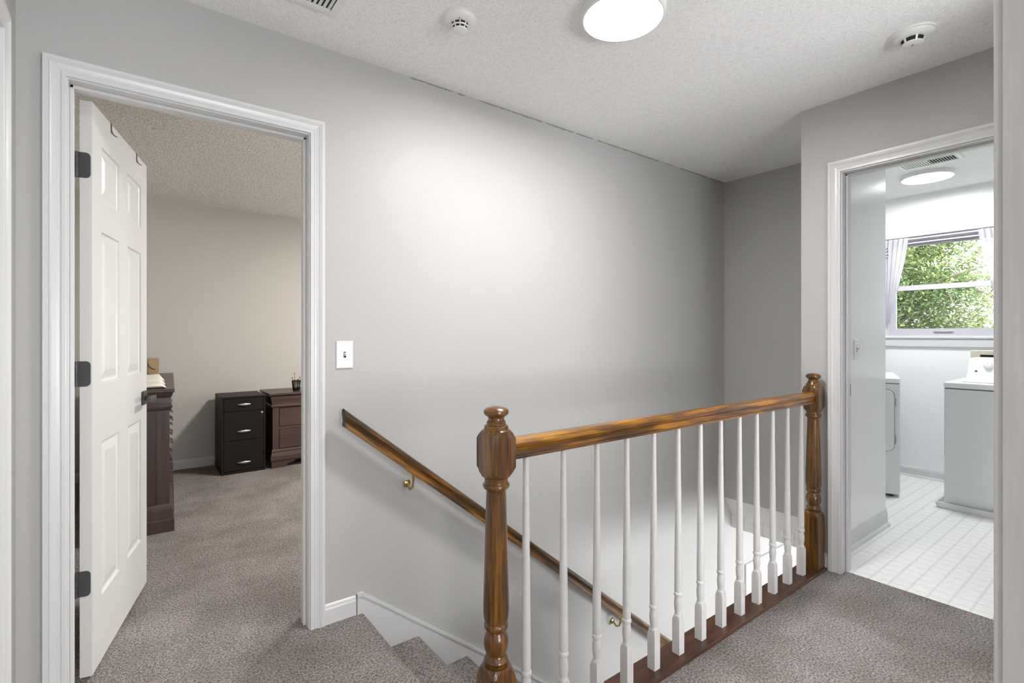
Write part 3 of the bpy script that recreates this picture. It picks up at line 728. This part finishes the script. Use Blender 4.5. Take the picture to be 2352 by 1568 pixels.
# cardboard box and folded towels on it
bx = thing('cardboard_box', 'small brown cardboard box with a curved line on the chest top', 'box', (0.15, 5.25, 0.8885))
m = MB(); m.bbox(0.112, 0.188, 5.17, 5.33, 0.889, 1.026, r=0.002, seg=1); cb = obj('carton', m, M['cardboard'], bx)
pts = [(0.166+0.056*math.cos(a), 5.1695, 1.000+0.062*math.sin(a)) for a in [PI*1.06+PI*0.42*i/14 for i in range(15)]]
m = MB(); m.tube(pts, 0.0032, 6); obj('printed_arc', m, M['black'], bx)
m = MB(); m.box(0.111, 0.189, 5.235, 5.265, 1.0258, 1.0265); obj('tape', m, M['beige'], bx)
def towel(x0, x1, y0, y1, z, h, label):
    m = MB(); rings = []
    nx = 14
    for i in range(nx+1):
        f = i/nx; e = 1.0 if f < 0.9 else math.sqrt(max(0, 1-((f-0.9)/0.1)**2))*0.9+0.1
        x = x0+(x1-x0)*f; ring = []
        yc, hw = (y0+y1)/2 + 0.004*math.sin(9*f), (y1-y0)/2*(0.86+0.14*e)
        for k in range(12):
            a = 2*PI*k/12
            ring.append((x, yc+hw*math.copysign(abs(math.cos(a))**0.5, math.cos(a)), z+h/2*e*0.96+h/2*e*math.copysign(abs(math.sin(a))**0.6, math.sin(a))*0.96 + 0.002*math.sin(23*f+3*k)*(1 if math.sin(a) > 0.2 else 0)))
        rings.append(ring)
    m.loft(rings, sm=True); o = obj('folded_towel', m, M['towel'], sharp=70)
    return tag(o, label, 'towel', 'folded white towels on the chest')
towel(-0.15, 0.178, 3.86, 4.10, 0.889, 0.030, 'folded white towel nearest the front end of the chest top')
towel(-0.15, 0.186, 4.11, 4.40, 0.889, 0.036, 'folded white towel lying between the other two on the chest')
towel(-0.14, 0.195, 4.41, 4.76, 0.889, 0.040, 'folded white towel nearest the cardboard box on the chest')

# black three-drawer file cabinet
fx0, fx1, fy0, fy1, fh = 0.628, 0.978, 5.02, 5.43, 0.682
fc = thing('file_cabinet', 'black three-drawer metal file cabinet by the bedroom back wall', 'cabinet', (0.80, 5.22, 0))
m = MB(); m.box(fx0, fx1, fy0+0.012, fy1, 0.006, fh-0.001); obj('body', m, M['blackmetal'], fc)
m = MB(); m.bbox(fx0-0.001, fx1+0.001, fy0, fy1+0.001, fh-0.0155, fh, r=0.002, seg=1); obj('top', m, M['blackmetal'], fc)
m = MB(); m.box(fx0, fx0+0.014, fy0, fy0+0.014, 0.0, fh-0.016); m.box(fx1-0.014, fx1, fy0, fy0+0.014, 0.0, fh-0.016); m.box(fx0+0.014, fx1-0.014, fy0, fy0+0.014, 0.0, 0.022); obj('front_frame', m, M['blackmetal'], fc)
for z0, z1, hz in ((0.026, 0.290, 0.095), (0.294, 0.548, 0.372), (0.552, 0.662, 0.609)):
    m = MB(); m.bbox(fx0+0.017, fx1-0.017, fy0+0.001, fy0+0.016, z0, z1, r=0.002, seg=1); dr = obj('drawer', m, M['blackmetal'], fc)
    m = MB(); rings = []
    for i in range(11):
        f = i/10; s_ = math.sin(PI*f)**0.6*0.0085+0.0008
        x = 0.803-0.054+0.108*f
        rings.append([(x, fy0-0.006-0.010*math.sin(PI*f)+0.35*s_*math.cos(2*PI*k/8), hz+s_*math.sin(2*PI*k/8)) for k in range(8)])
    m.loft(rings, sm=True); hd = obj('handle', m, M['steel'], dr)
    for q in (-0.027, 0.027):
        m = MB(); m.box(0.803+q-0.003, 0.803+q+0.003, fy0-0.010, fy0+0.001, hz-0.004, hz+0.004); obj('handle_post', m, M['steel'], hd)
    if z0 == 0.294:
        m = MB(); m.lathe(fx1-0.030, 0.527, [(fy0+0.001, .009), (fy0-0.005, .009), (fy0-0.006, .007), (fy0-0.006, .0035)], 16, axis='y'); kl = obj('lock', m, M['steel'], dr)
        m = MB(); m.lathe(fx1-0.030, 0.527, [(fy0-0.003, .0035), (fy0-0.0055, .003)], 10, axis='y'); obj('keyway', m, M['black'], kl)

# low red-brown dresser beside it
nx0, nx1, ny0, ny1, nh = 1.040, 2.30, 5.03, 5.45, 0.690
ds = thing('dresser', 'low red-brown dresser right of the black file cabinet', 'dresser', (1.67, 5.24, 0))
def nband(z0, z1, prof, name):
    m = MB(); m.loft([[(nx0-o_, ny0-o_, z0+(z1-z0)*f), (nx1+o_, ny0-o_, z0+(z1-z0)*f), (nx1+o_, ny1, z0+(z1-z0)*f), (nx0-o_, ny1, z0+(z1-z0)*f)] for f, o_ in prof]); return obj(name, m, M['espresso_x'], ds)
nband(nh-0.022, nh, [(0, .026), (0.25, .032), (0.8, .032), (1, .028)], 'top')
nband(0.555, nh-0.022, [(0, .004), (0.06, .012), (0.14, .014), (0.22, .004), (0.4, .006), (0.7, .016), (0.9, .016), (1, .010)], 'frieze')
m = MB(); m.box(nx0, nx1, ny0+0.014, ny1, 0.17, 0.556); obj('carcass', m, M['espresso'], ds)
for a, b in ((nx0, nx0+0.055), (nx1-0.055, nx1), (1.642, 1.697)):
    m = MB(); m.box(a, b, ny0, ny0+0.02, 0.17, 0.556); obj('stile', m, M['espresso'], ds)
for a, b in ((nx0+0.055, 1.642), (1.697, nx1-0.055)):
    for z0, z1 in ((0.175, 0.352), (0.378, 0.550)):
        m = MB(); m.bbox(a+0.004, b-0.004, ny0+0.002, ny0+0.02, z0, z1, r=0.003, seg=1); obj('drawer', m, M['espresso_x'], ds)
    m = MB(); m.box(a, b, ny0, ny0+0.018, 0.354, 0.376); obj('rail', m, M['espresso_x'], ds)
nband(0.055, 0.17, [(0, .012), (0.15, .020), (0.45, .018), (0.75, .008), (0.85, .010), (1, .004)], 'base_moulding')
def foot(x0, x1, flip):
    pts = [(x0, 0.0), (x0, 0.056), (x1, 0.056), (x1-0.02, 0.040), (x1-0.07, 0.028), (x1-0.10, 0.0)]
    if flip: pts = [(x0+x1-p, q) for p, q in pts]
    m = MB(); m.prism(pts, 'y', ny0-0.014, ny0+0.02); return m
obj('foot', foot(nx0-0.012, nx0+0.20, False), M['espresso_x'], ds); obj('foot', foot(nx1-0.20, nx1+0.012, True), M['espresso_x'], ds)
m = MB(); m.box(nx0+0.02, nx1-0.02, ny1-0.03, ny1, 0.0, 0.056); obj('back_foot', m, M['espresso_x'], ds)

# pencil cup on the dresser
px_, py_ = 1.272, 5.13
pc = thing('pencil_cup', 'black mesh pencil cup on the low dresser', 'cup', (px_, py_, nh))
m = MB()
for k in range(22):
    a = 2*PI*k/22
    m.tube([(px_+.030*math.cos(a), py_+.030*math.sin(a), nh+.003), (px_+.040*math.cos(a+0.25), py_+.040*math.sin(a+0.25), nh+.098)], 0.0014, 4)
    m.tube([(px_+.030*math.cos(a), py_+.030*math.sin(a), nh+.003), (px_+.040*math.cos(a-0.25), py_+.040*math.sin(a-0.25), nh+.098)], 0.0014, 4)
mw = obj('mesh_wall', m, M['blackmetal'], pc); mw['kind'] = 'stuff'
m = MB(); m.lathe(px_, py_, [(nh+.0005, .001), (nh+.0005, .031), (nh+.012, .032), (nh+.012, .030), (nh+.003, .029), (nh+.003, .001)], 28); obj('base', m, M['blackmetal'], pc)
m = MB(); m.lathe(px_, py_, [(nh+.094, .0385), (nh+.094, .041), (nh+.100, .042), (nh+.101, .040), (nh+.100, .0385)], 28); obj('rim', m, M['blackmetal'], pc)
def pen(x, y, dx, dy, ln, mat, tipmat, label, name, cat):
    o = thing(name, label, cat, (px_+x, py_+y, nh+.005), 0, 'pens in the black cup')
    a = Vector((px_+x, py_+y, nh+.006)); d = Vector((dx, dy, 1)).normalized()
    m = MB(); m.tube([a, a+d*ln*0.88], 0.0036, 8); obj('barrel', m, mat, o)
    m = MB(); m.tube([a+d*ln*0.88, a+d*ln*0.95, a+d*ln], 0.0042, 8, 0.002); obj('tip', m, tipmat, o)
pen(-0.008, 0.0, -0.05, 0, 0.172, M['pencil'], M['greyline'], 'tall orange pencil standing out of the black cup', 'pencil', 'pencil')
pen(-0.012, 0.006, -0.20, 0.0, 0.128, M['pengrey'], M['black'], 'grey pen leaning left in the black cup', 'pen', 'pen')
pen(0.006, -0.004, 0.08, -0.02, 0.122, M['blackmetal'], M['steel'], 'black pen with pale end in the black cup', 'pen', 'pen')
pen(0.012, 0.008, 0.20, 0.05, 0.130, M['pengrey'], M['black'], 'grey pen leaning right in the black cup', 'pen', 'pen')

# ------------------------------------------------------------------ laundry
# washing machine
wx, wy0, wy1, wh = 4.60, 0.31, 0.998, 0.895
wm = thing('washing_machine', 'white top-loading washing machine with a dial console by the doorway edge', 'washer', (wx+0.34, (wy0+wy1)/2, 0))
m = MB(); m.bbox(wx, wx+0.66, wy0, wy1, 0.035, wh-0.048, r=0.008, seg=2); obj('cabinet', m, M['enamel'], wm)
m = MB(); m.box(wx+0.004, wx+0.655, wy0+0.004, wy1-0.004, wh-0.050, wh-0.042); obj('seam', m, M['greyline'], wm)
m = MB(); m.bbox(wx-0.004, wx+0.665, wy0-0.003, wy1+0.003, wh-0.043, wh, r=0.010, seg=3); obj('top', m, M['enamel_top'], wm)
m = MB(); m.bbox(wx+0.04, wx+0.44, wy0+0.09, wy1-0.09, wh-0.002, wh+0.008, r=0.004, seg=2); obj('lid', m, M['enamel_top'], wm)
kx0, kx1 = wx+0.50, wx+0.66
def consolering(i):
    pr = [(kx0, wh), (kx0+0.010, wh+0.020), (kx0+0.045, wh+0.035), (kx0+0.085, wh+0.150), (kx0+0.100, wh+0.160), (kx1, wh+0.160), (kx1, wh)]
    return pr
m = MB(); rings = []
for f, sh in ((0, 0.03), (0.018, 0.012), (0.05, 0.0)):
    rings.append([(x, wy0+0.025+f, wh+(z-wh)*(1-sh*2.2)) for x, z in consolering(0)])
for f, sh in ((0.05, 0.0), (0.018, 0.012), (0, 0.03)):
    rings.append([(x, wy1-0.025-f, wh+(z-wh)*(1-sh*2.2)) for x, z in consolering(0)])
m.loft(rings); cs = obj('console', m, M['enamel_top'], wm)
def onconsole(y, s, d):   # s up the sloped face, d out of it
    nx_, nz_ = -0.9445, 0.3285
    return (kx0+0.045+0.040*s+nx_*d, y, wh+0.035+0.115*s+nz_*d)
ky = wy1-0.135
m = MB(); m.loft([[onconsole(ky+rr*math.cos(2*PI*k/24), 0.62+rr*math.sin(2*PI*k/24)/0.1217, d) for k in range(24)] for rr, d in ((.030, 0), (.030, .004), (.026, .006), (.024, .022), (.022, .024))], sm=True); kn = obj('knob', m, M['enamel_top'], cs)
m = MB(); m.loft([[onconsole(ky+a, 0.62+b, d) for a, b in ((-.003, -.14), (.003, -.14), (.003, .15), (-.003, .15))] for d in (.022, .029)]); obj('grip', m, M['enamel'], kn)
m = MB(); rr = .0085
m.loft([[onconsole(wy1-0.072+r_*math.cos(2*PI*k/20), 0.17+r_*math.sin(2*PI*k/20)/0.1217, d) for k in range(20)] for r_, d in ((rr, .0002), (rr, .0012), (rr*0.72, .0012), (rr*0.72, .0002))]); bd = obj('badge', m, M['greyline'], cs)
m = MB(); m.tube([onconsole(wy1-0.072-.003+.006*q, 0.17+0.03*math.sin(q*9), .001) for q in [i/8 for i in range(9)]], .0009, 5); obj('badge_script', m, M['greyline'], bd)
m = MB(); m.loft([[onconsole(y_, s_, d) for y_, s_ in ((wy0+0.05, .70), (wy1-0.05, .70), (wy1-0.05, .83), (wy0+0.05, .83))] for d in (-.001, .0012)]); obj('trim_strip', m, M['plastic'], cs)
m = MB()
for q in range(7):
    y_ = wy1-0.118-0.0068*q
    m.loft([[onconsole(y_+a, s_, d) for a, s_ in ((-.0022, .935), (.0022, .935), (.0022, .955), (-.0022, .955))] for d in (-.0005, .0006)])
obj('printed_lettering', m, M['pengrey'], cs)
for fx_ in (wx+0.05, wx+0.60):
    for fy_ in (wy0+0.05, wy1-0.05):
        m = MB(); m.lathe(fx_, fy_, [(0.0075, .018), (0.036, .014)], 12); obj('leg', m, M['greyline'], wm)
# drip pan
dp = thing('drip_pan', 'shallow white drip pan under the washing machine', 'pan', (wx+0.33, (wy0+wy1)/2, 0.001))
m = MB()
def rct(i, z): return [(wx-0.035+i, wy0-0.045+i, z), (wx+0.72-i, wy0-0.045+i, z), (wx+0.72-i, wy1+0.045-i, z), (wx-0.035+i, wy1+0.045-i, z)]
m.loft([rct(0.012, 0.0015), rct(0.004, 0.040), rct(0.0, 0.044), rct(0.004, 0.046), rct(0.010, 0.042), rct(0.020, 0.006)], caps=True); obj('tray', m, M['plastic'], dp)
# dryer
dx_, dy0, dy1, dh = 4.60, 1.252, 1.93, 0.903
dr_ = thing('clothes_dryer', 'white front-loading clothes dryer half hidden by the laundry side wall', 'dryer', (dx_, dy0, 0))
m = MB(); m.bbox(dx_, dx_+0.68, dy0, dy1, 0.022, dh-0.045, r=0.008, seg=2); obj('cabinet', m, M['enamel'], dr_)
m = MB(); m.box(dx_+0.004, dx_+0.675, dy0+0.004, dy1-0.004, dh-0.047, dh-0.041); obj('seam', m, M['greyline'], dr_)
m = MB(); m.bbox(dx_-0.004, dx_+0.684, dy0-0.003, dy1+0.003, dh-0.042, dh, r=0.010, seg=3); obj('top', m, M['enamel_top'], dr_)
def rrect(y0, y1, z0, z1, r, x, n=6):
    o_ = []
    for cy_, cz_, a0 in ((y1-r, z1-r, 0), (y0+r, z1-r, PI/2), (y0+r, z0+r, PI), (y1-r, z0+r, 1.5*PI)):
        o_ += [(x, cy_+r*math.cos(a0+i*PI/2/n), cz_+r*math.sin(a0+i*PI/2/n)) for i in range(n+1)]
    return o_
m = MB(); m.loft([rrect(dy0+0.032, dy1-0.08, 0.345, 0.815, 0.05, dx_-0.0005), rrect(dy0+0.032, dy1-0.08, 0.345, 0.815, 0.05, dx_-0.002)]); ddg = obj('door_gasket', m, M['greyline'], dr_)
m = MB(); m.loft([rrect(dy0+0.035, dy1-0.083, 0.348, 0.812, 0.048, dx_-0.0005), rrect(dy0+0.035, dy1-0.083, 0.348, 0.812, 0.048, dx_-0.008), rrect(dy0+0.042, dy1-0.09, 0.355, 0.805, 0.044, dx_-0.012)]); dd = obj('door', m, M['enamel'], dr_)
for zz in (0.44, 0.72):
    m = MB(); m.lathe(dx_-0.008, dy0+0.030, [(zz-0.03, .006), (zz+0.03, .006)], 10); obj('hinge', m, M['pengrey'], dd)
m = MB(); m.bbox(dx_+0.55, dx_+0.68, dy0+0.16, dy1-0.02, dh-0.002, dh+0.15, r=0.02, seg=3); obj('console', m, M['enamel_top'], dr_)
for fx_ in (dx_+0.05, dx_+0.62):
    for fy_ in (dy0+0.05, dy1-0.05):
        m = MB(); m.lathe(fx_, fy_, [(0.0012, .018), (0.023, .014)], 12); obj('leg', m, M['greyline'], dr_)
dr_.rotation_euler = (0, 0, math.radians(19))      # it stands askew, front turned to the doorway
# beige wall box for the washer hoses
ob = thing('washer_outlet_box', 'beige plastic wall box with dark slot behind the washing machine', 'wall box', (BXW, 0.80, 1.05))
def orect(y0, y1, z0, z1, x): return [(x, y0, z0), (x, y1, z0), (x, y1, z1), (x, y0, z1)]
m = MB(); m.loft([orect(0.62, 1.005, 0.93, 1.105, BXW-0.0005), orect(0.62, 1.005, 0.93, 1.105, BXW-0.010), orect(0.625, 1.0, 0.935, 1.100, BXW-0.014), orect(0.675, 0.950, 0.96, 1.070, BXW-0.014), orect(0.68, 0.945, 0.965, 1.066, BXW-0.004)], caps=False); obj('faceplate', m, M['beige'], ob)
m = MB(); m.box(BXW-0.006, BXW-0.0008, 0.672, 0.953, 0.955, 1.075); obj('recess', m, M['black'], ob)

# window
wn = thing('window_1', 'white double-hung laundry window looking onto a tree', 'window', (BXW, 1.19, WZ0), kind='structure')
def frame4(y0, y1, z0, z1, t_, x0, x1, name, lab=None, b=None, tb=None):
    tb = t_ if tb is None else tb; b = t_ if b is None else b
    m = MB(); m.box(x0, x1, y0, y0+t_, z0, z1); m.box(x0, x1, y1-t_, y1, z0, z1); m.box(x0, x1, y0+t_, y1-t_, z0, z0+b); m.box(x0, x1, y0+t_, y1-t_, z1-tb, z1)
    return obj(name, m, M['winframe'], wn)
frame4(WY0, WY1, WZ0, WZ1, 0.022, BXW+0.05, BXW+0.12, 'outer_frame', tb=0.035)
for k, (zz, xx) in enumerate(((2.052, 0.045), (2.035, 0.052))):
    m = MB(); m.box(BXW+xx, BXW+xx+0.02, WY0+0.022, WY1-0.022, zz-0.006, zz+0.006); obj('head_track', m, M['winframe'], wn)
ls = frame4(WY0+0.022, WY1-0.022, WZ0+0.006, 1.662, 0.046, BXW+0.060, BXW+0.084, 'lower_sash', b=0.062, tb=0.042)
us = frame4(WY0+0.022, WY1-0.022, 1.625, WZ1-0.036, 0.046, BXW+0.088, BXW+0.112, 'upper_sash', b=0.035, tb=0.042)
m = MB(); m.box(BXW+0.070, BXW+0.074, WY0+0.066, WY1-0.066, WZ0+0.066, 1.622); obj('pane', m, M['glass'], ls)
m = MB(); m.box(BXW+0.098, BXW+0.102, WY0+0.066, WY1-0.066, 1.658, WZ1-0.076); obj('pane', m, M['glass'], us)
m = MB(); m.bbox(BXW+0.048, BXW+0.061, 1.19-0.065, 1.19+0.065, WZ0+0.040, WZ0+0.048, r=0.002, seg=1); obj('sash_lift', m, M['winframe'], ls)
m = MB(); m.bbox(BXW+0.074, BXW+0.089, 1.19-0.065, 1.19+0.065, WZ1-0.070, WZ1-0.058, r=0.002, seg=1); obj('sash_lift', m, M['winframe'], us)
m = MB(); m.bbox(BXW-0.022, BXW+0.055, WY0-0.05, WY1+0.05, WZ0-0.020, WZ0+0.004, r=0.005, seg=2); obj('window_sill', m, M['trim'], wn)
m = MB(); m.bbox(BXW-0.014, BXW, WY0-0.03, WY1+0.03, WZ0-0.090, WZ0-0.020, r=0.004, seg=2); obj('apron', m, M['trim'], wn)
# curtains on a tension rod
cr = thing('curtain_rod', 'thin white curtain rod across the top of the laundry window', 'curtain rod', (BXW+0.02, 1.19, 2.07))
m = MB(); m.lathe(BXW+0.020, 2.066, [(WY0+0.0008, .006), (WY1-0.0008, .006)], 12, axis='y'); obj('rod', m, M['plastic'], cr)
for yy in (WY0+0.0006, WY1-0.0066):
    m = MB(); m.lathe(BXW+0.020, 2.066, [(yy, .009), (yy+0.006, .009)], 12, axis='y'); obj('end_cap', m, M['plastic'], cr)
def curtain(yo, yi_top, yi_bot, zbot, label):
    m = MB(); NU, NV = 40, 24; n = len(m.v)
    for j in range(NV+1):
        f = j/NV; z = 2.078 - (2.078-zbot)*f
        g = f**1.25
        inner = yi_top+(yi_bot-yi_top)*g
        for i in range(NU+1):
            u = i/NU; amp = 0.008*(1-0.45*f)
            m.v.append((BXW+0.020-0.0085-amp*0.3+amp*math.sin(u*PI*9+0.6*math.sin(4*f)), yo+(inner-yo)*u, z+0.002*math.sin(u*40)*(1 if j == 0 else 0)))
    for j in range(NV):
        for i in range(NU):
            a = n+j*(NU+1)+i; m.quadface((a, a+1, a+NU+2, a+NU+1), True)
    o = obj('curtain', m, M['sheer'], sharp=180, fix=False)
    return tag(o, label, 'curtain', 'sheer laundry curtains')
curtain(WY1-0.004, 1.415, 1.565, 1.33, 'sheer white curtain swept to the left side of the laundry window')
curtain(WY0+0.004, 0.965, 0.815, 1.33, 'sheer white curtain swept to the right side of the laundry window')
hk = thing('wire_hook', 'small black wire hook at the upper left of the laundry window', 'hook', (BXW, 1.596, 1.95))
m = MB()
for a, b in ((0.034, 0.052), (0.040, 0.026), (0.042, -0.012), (0.036, -0.040)):
    m.tube([(BXW-0.004, 1.596, 1.95), (BXW-0.020, 1.596-a*0.5, 1.95+b*0.75), (BXW-0.024, 1.596-a, 1.95+b)], 0.0030, 6)
m.lathe(1.596, 1.95, [(BXW-0.0003, .006), (BXW-0.005, .006)], 10, axis='x')
obj('prongs', m, M['black'], hk)

# ------------------------------------------------------------------ outdoors
mb = MB(); mb.box(5.8, 70, -40, 50, -3.4, -3.2)
struct('ground', mb, M['lawn'], 'lawn far below the laundry window', 'lawn')
def build_tree(x, y, label, seed, ht, cr_, ztop, nleaf):   # boughs favour the side that reaches across the window view
    rnd = random.Random(seed)
    o = thing('tree', label, 'tree', (x, y, -3.2), 0, 'trees outside the window')
    m = MB(); pts = [(x, y, -3.25), (x+0.1, y-0.1, -1.2), (x-0.05, y+0.05, 0.6), (x+0.05, y, ht)]
    m.tube(pts, 0.24, 12, 0.12); obj('trunk', m, M['bark'], o)
    tips = []
    c = Vector((x, y, ztop))
    for k in range(34):
        a = rnd.uniform(0, 2*PI) if k % 3 == 0 else -PI/2+rnd.uniform(-1.1, 1.1); zz = rnd.uniform(-0.5, ht)
        p0 = Vector((x, y, zz)); ln = rnd.uniform(0.55, 1.0)*cr_
        d = Vector((math.cos(a), math.sin(a), rnd.uniform(-0.1, 0.7)))
        p = [p0]; cur = p0.copy(); dd_ = d.normalized()
        for s_ in range(6):
            dd_ = (dd_ + Vector((rnd.uniform(-.35, .35), rnd.uniform(-.35, .35), rnd.uniform(-.25, .25)))).normalized()
            cur = cur + dd_*ln/6; p.append(cur.copy())
        m = MB(); m.tube(p, 0.05, 6, 0.012); b_ = obj('branch', m, M['bark'], o)
        tips += p[2:]
        m = MB()
        for tw in range(5):
            q0 = p[rnd.randint(2, 5)]; dq = Vector((rnd.uniform(-1, 1), rnd.uniform(-1, 1), rnd.uniform(-.5, .8))).normalized()
            q = [q0, q0+dq*0.25, q0+dq*0.45+Vector((rnd.uniform(-.1, .1), rnd.uniform(-.1, .1), rnd.uniform(-.1, .1)))]
            m.tube(q, 0.014, 5, 0.005); tips += q[1:]
        obj('twigs', m, M['bark'], b_)
    vs, fs = [], []
    for k in range(nleaf):
        tpt = rnd.choice(tips)
        cx_ = tpt + Vector((rnd.gauss(0, .28), rnd.gauss(0, .28), rnd.gauss(0, .20)))
        u = Vector((rnd.uniform(-1, 1), rnd.uniform(-1, 1), rnd.uniform(-.6, .3))).normalized(); v = u.cross(Vector((rnd.uniform(-.4, .4), rnd.uniform(-.4, .4), 1))).normalized()
        s_ = rnd.uniform(0.028, 0.062); n = len(vs)
        vs += [cx_-u*s_, cx_+v*s_*0.38, cx_+u*s_, cx_-v*s_*0.38]; fs.append((n, n+1, n+2, n+3))
    me = bpy.data.meshes.new('foliage'); off = Vector((x, y, -3.2))
    me.from_pydata([tuple(v-off) for v in vs], [], fs); me.materials.append(M['leaf']); me.update()
    f = bpy.data.objects.new('foliage', me); COL.objects.link(f); f.parent = o; f['kind'] = 'stuff'
build_tree(11.6, 4.05, 'leafy yellow-green tree right outside the laundry window', 3, 4.4, 3.5, 2.5, 85000)
build_tree(19.2, 7.3, 'darker leafy tree standing further behind the window tree', 11, 4.6, 4.6, 2.5, 60000)
hs = thing('house', 'pale neighbouring house with white-trimmed windows beyond the trees', 'house', (31, 9, -3.2))
m = MB(); m.box(29, 37, 3, 15, -3.2, 1.0); obj('wall', m, M['siding'], hs)
m = MB(); m.prism([(28.5, 0.95), (37.5, 0.95), (33, 3.4)], 'y', 2.6, 15.4); obj('roof', m, M['roof'], hs)
for yy in (4.2, 6.4, 8.6, 10.8, 13.0):
    m = MB(); m.box(28.93, 29.0, yy-0.62, yy+0.62, -0.9, 0.8); wf = obj('window', m, M['trim'], hs)
    m = MB(); m.box(28.90, 28.94, yy-0.50, yy-0.03, -0.8, 0.7); m.box(28.90, 28.94, yy+0.03, yy+0.50, -0.8, 0.7); obj('pane', m, M['darkglass'], wf)
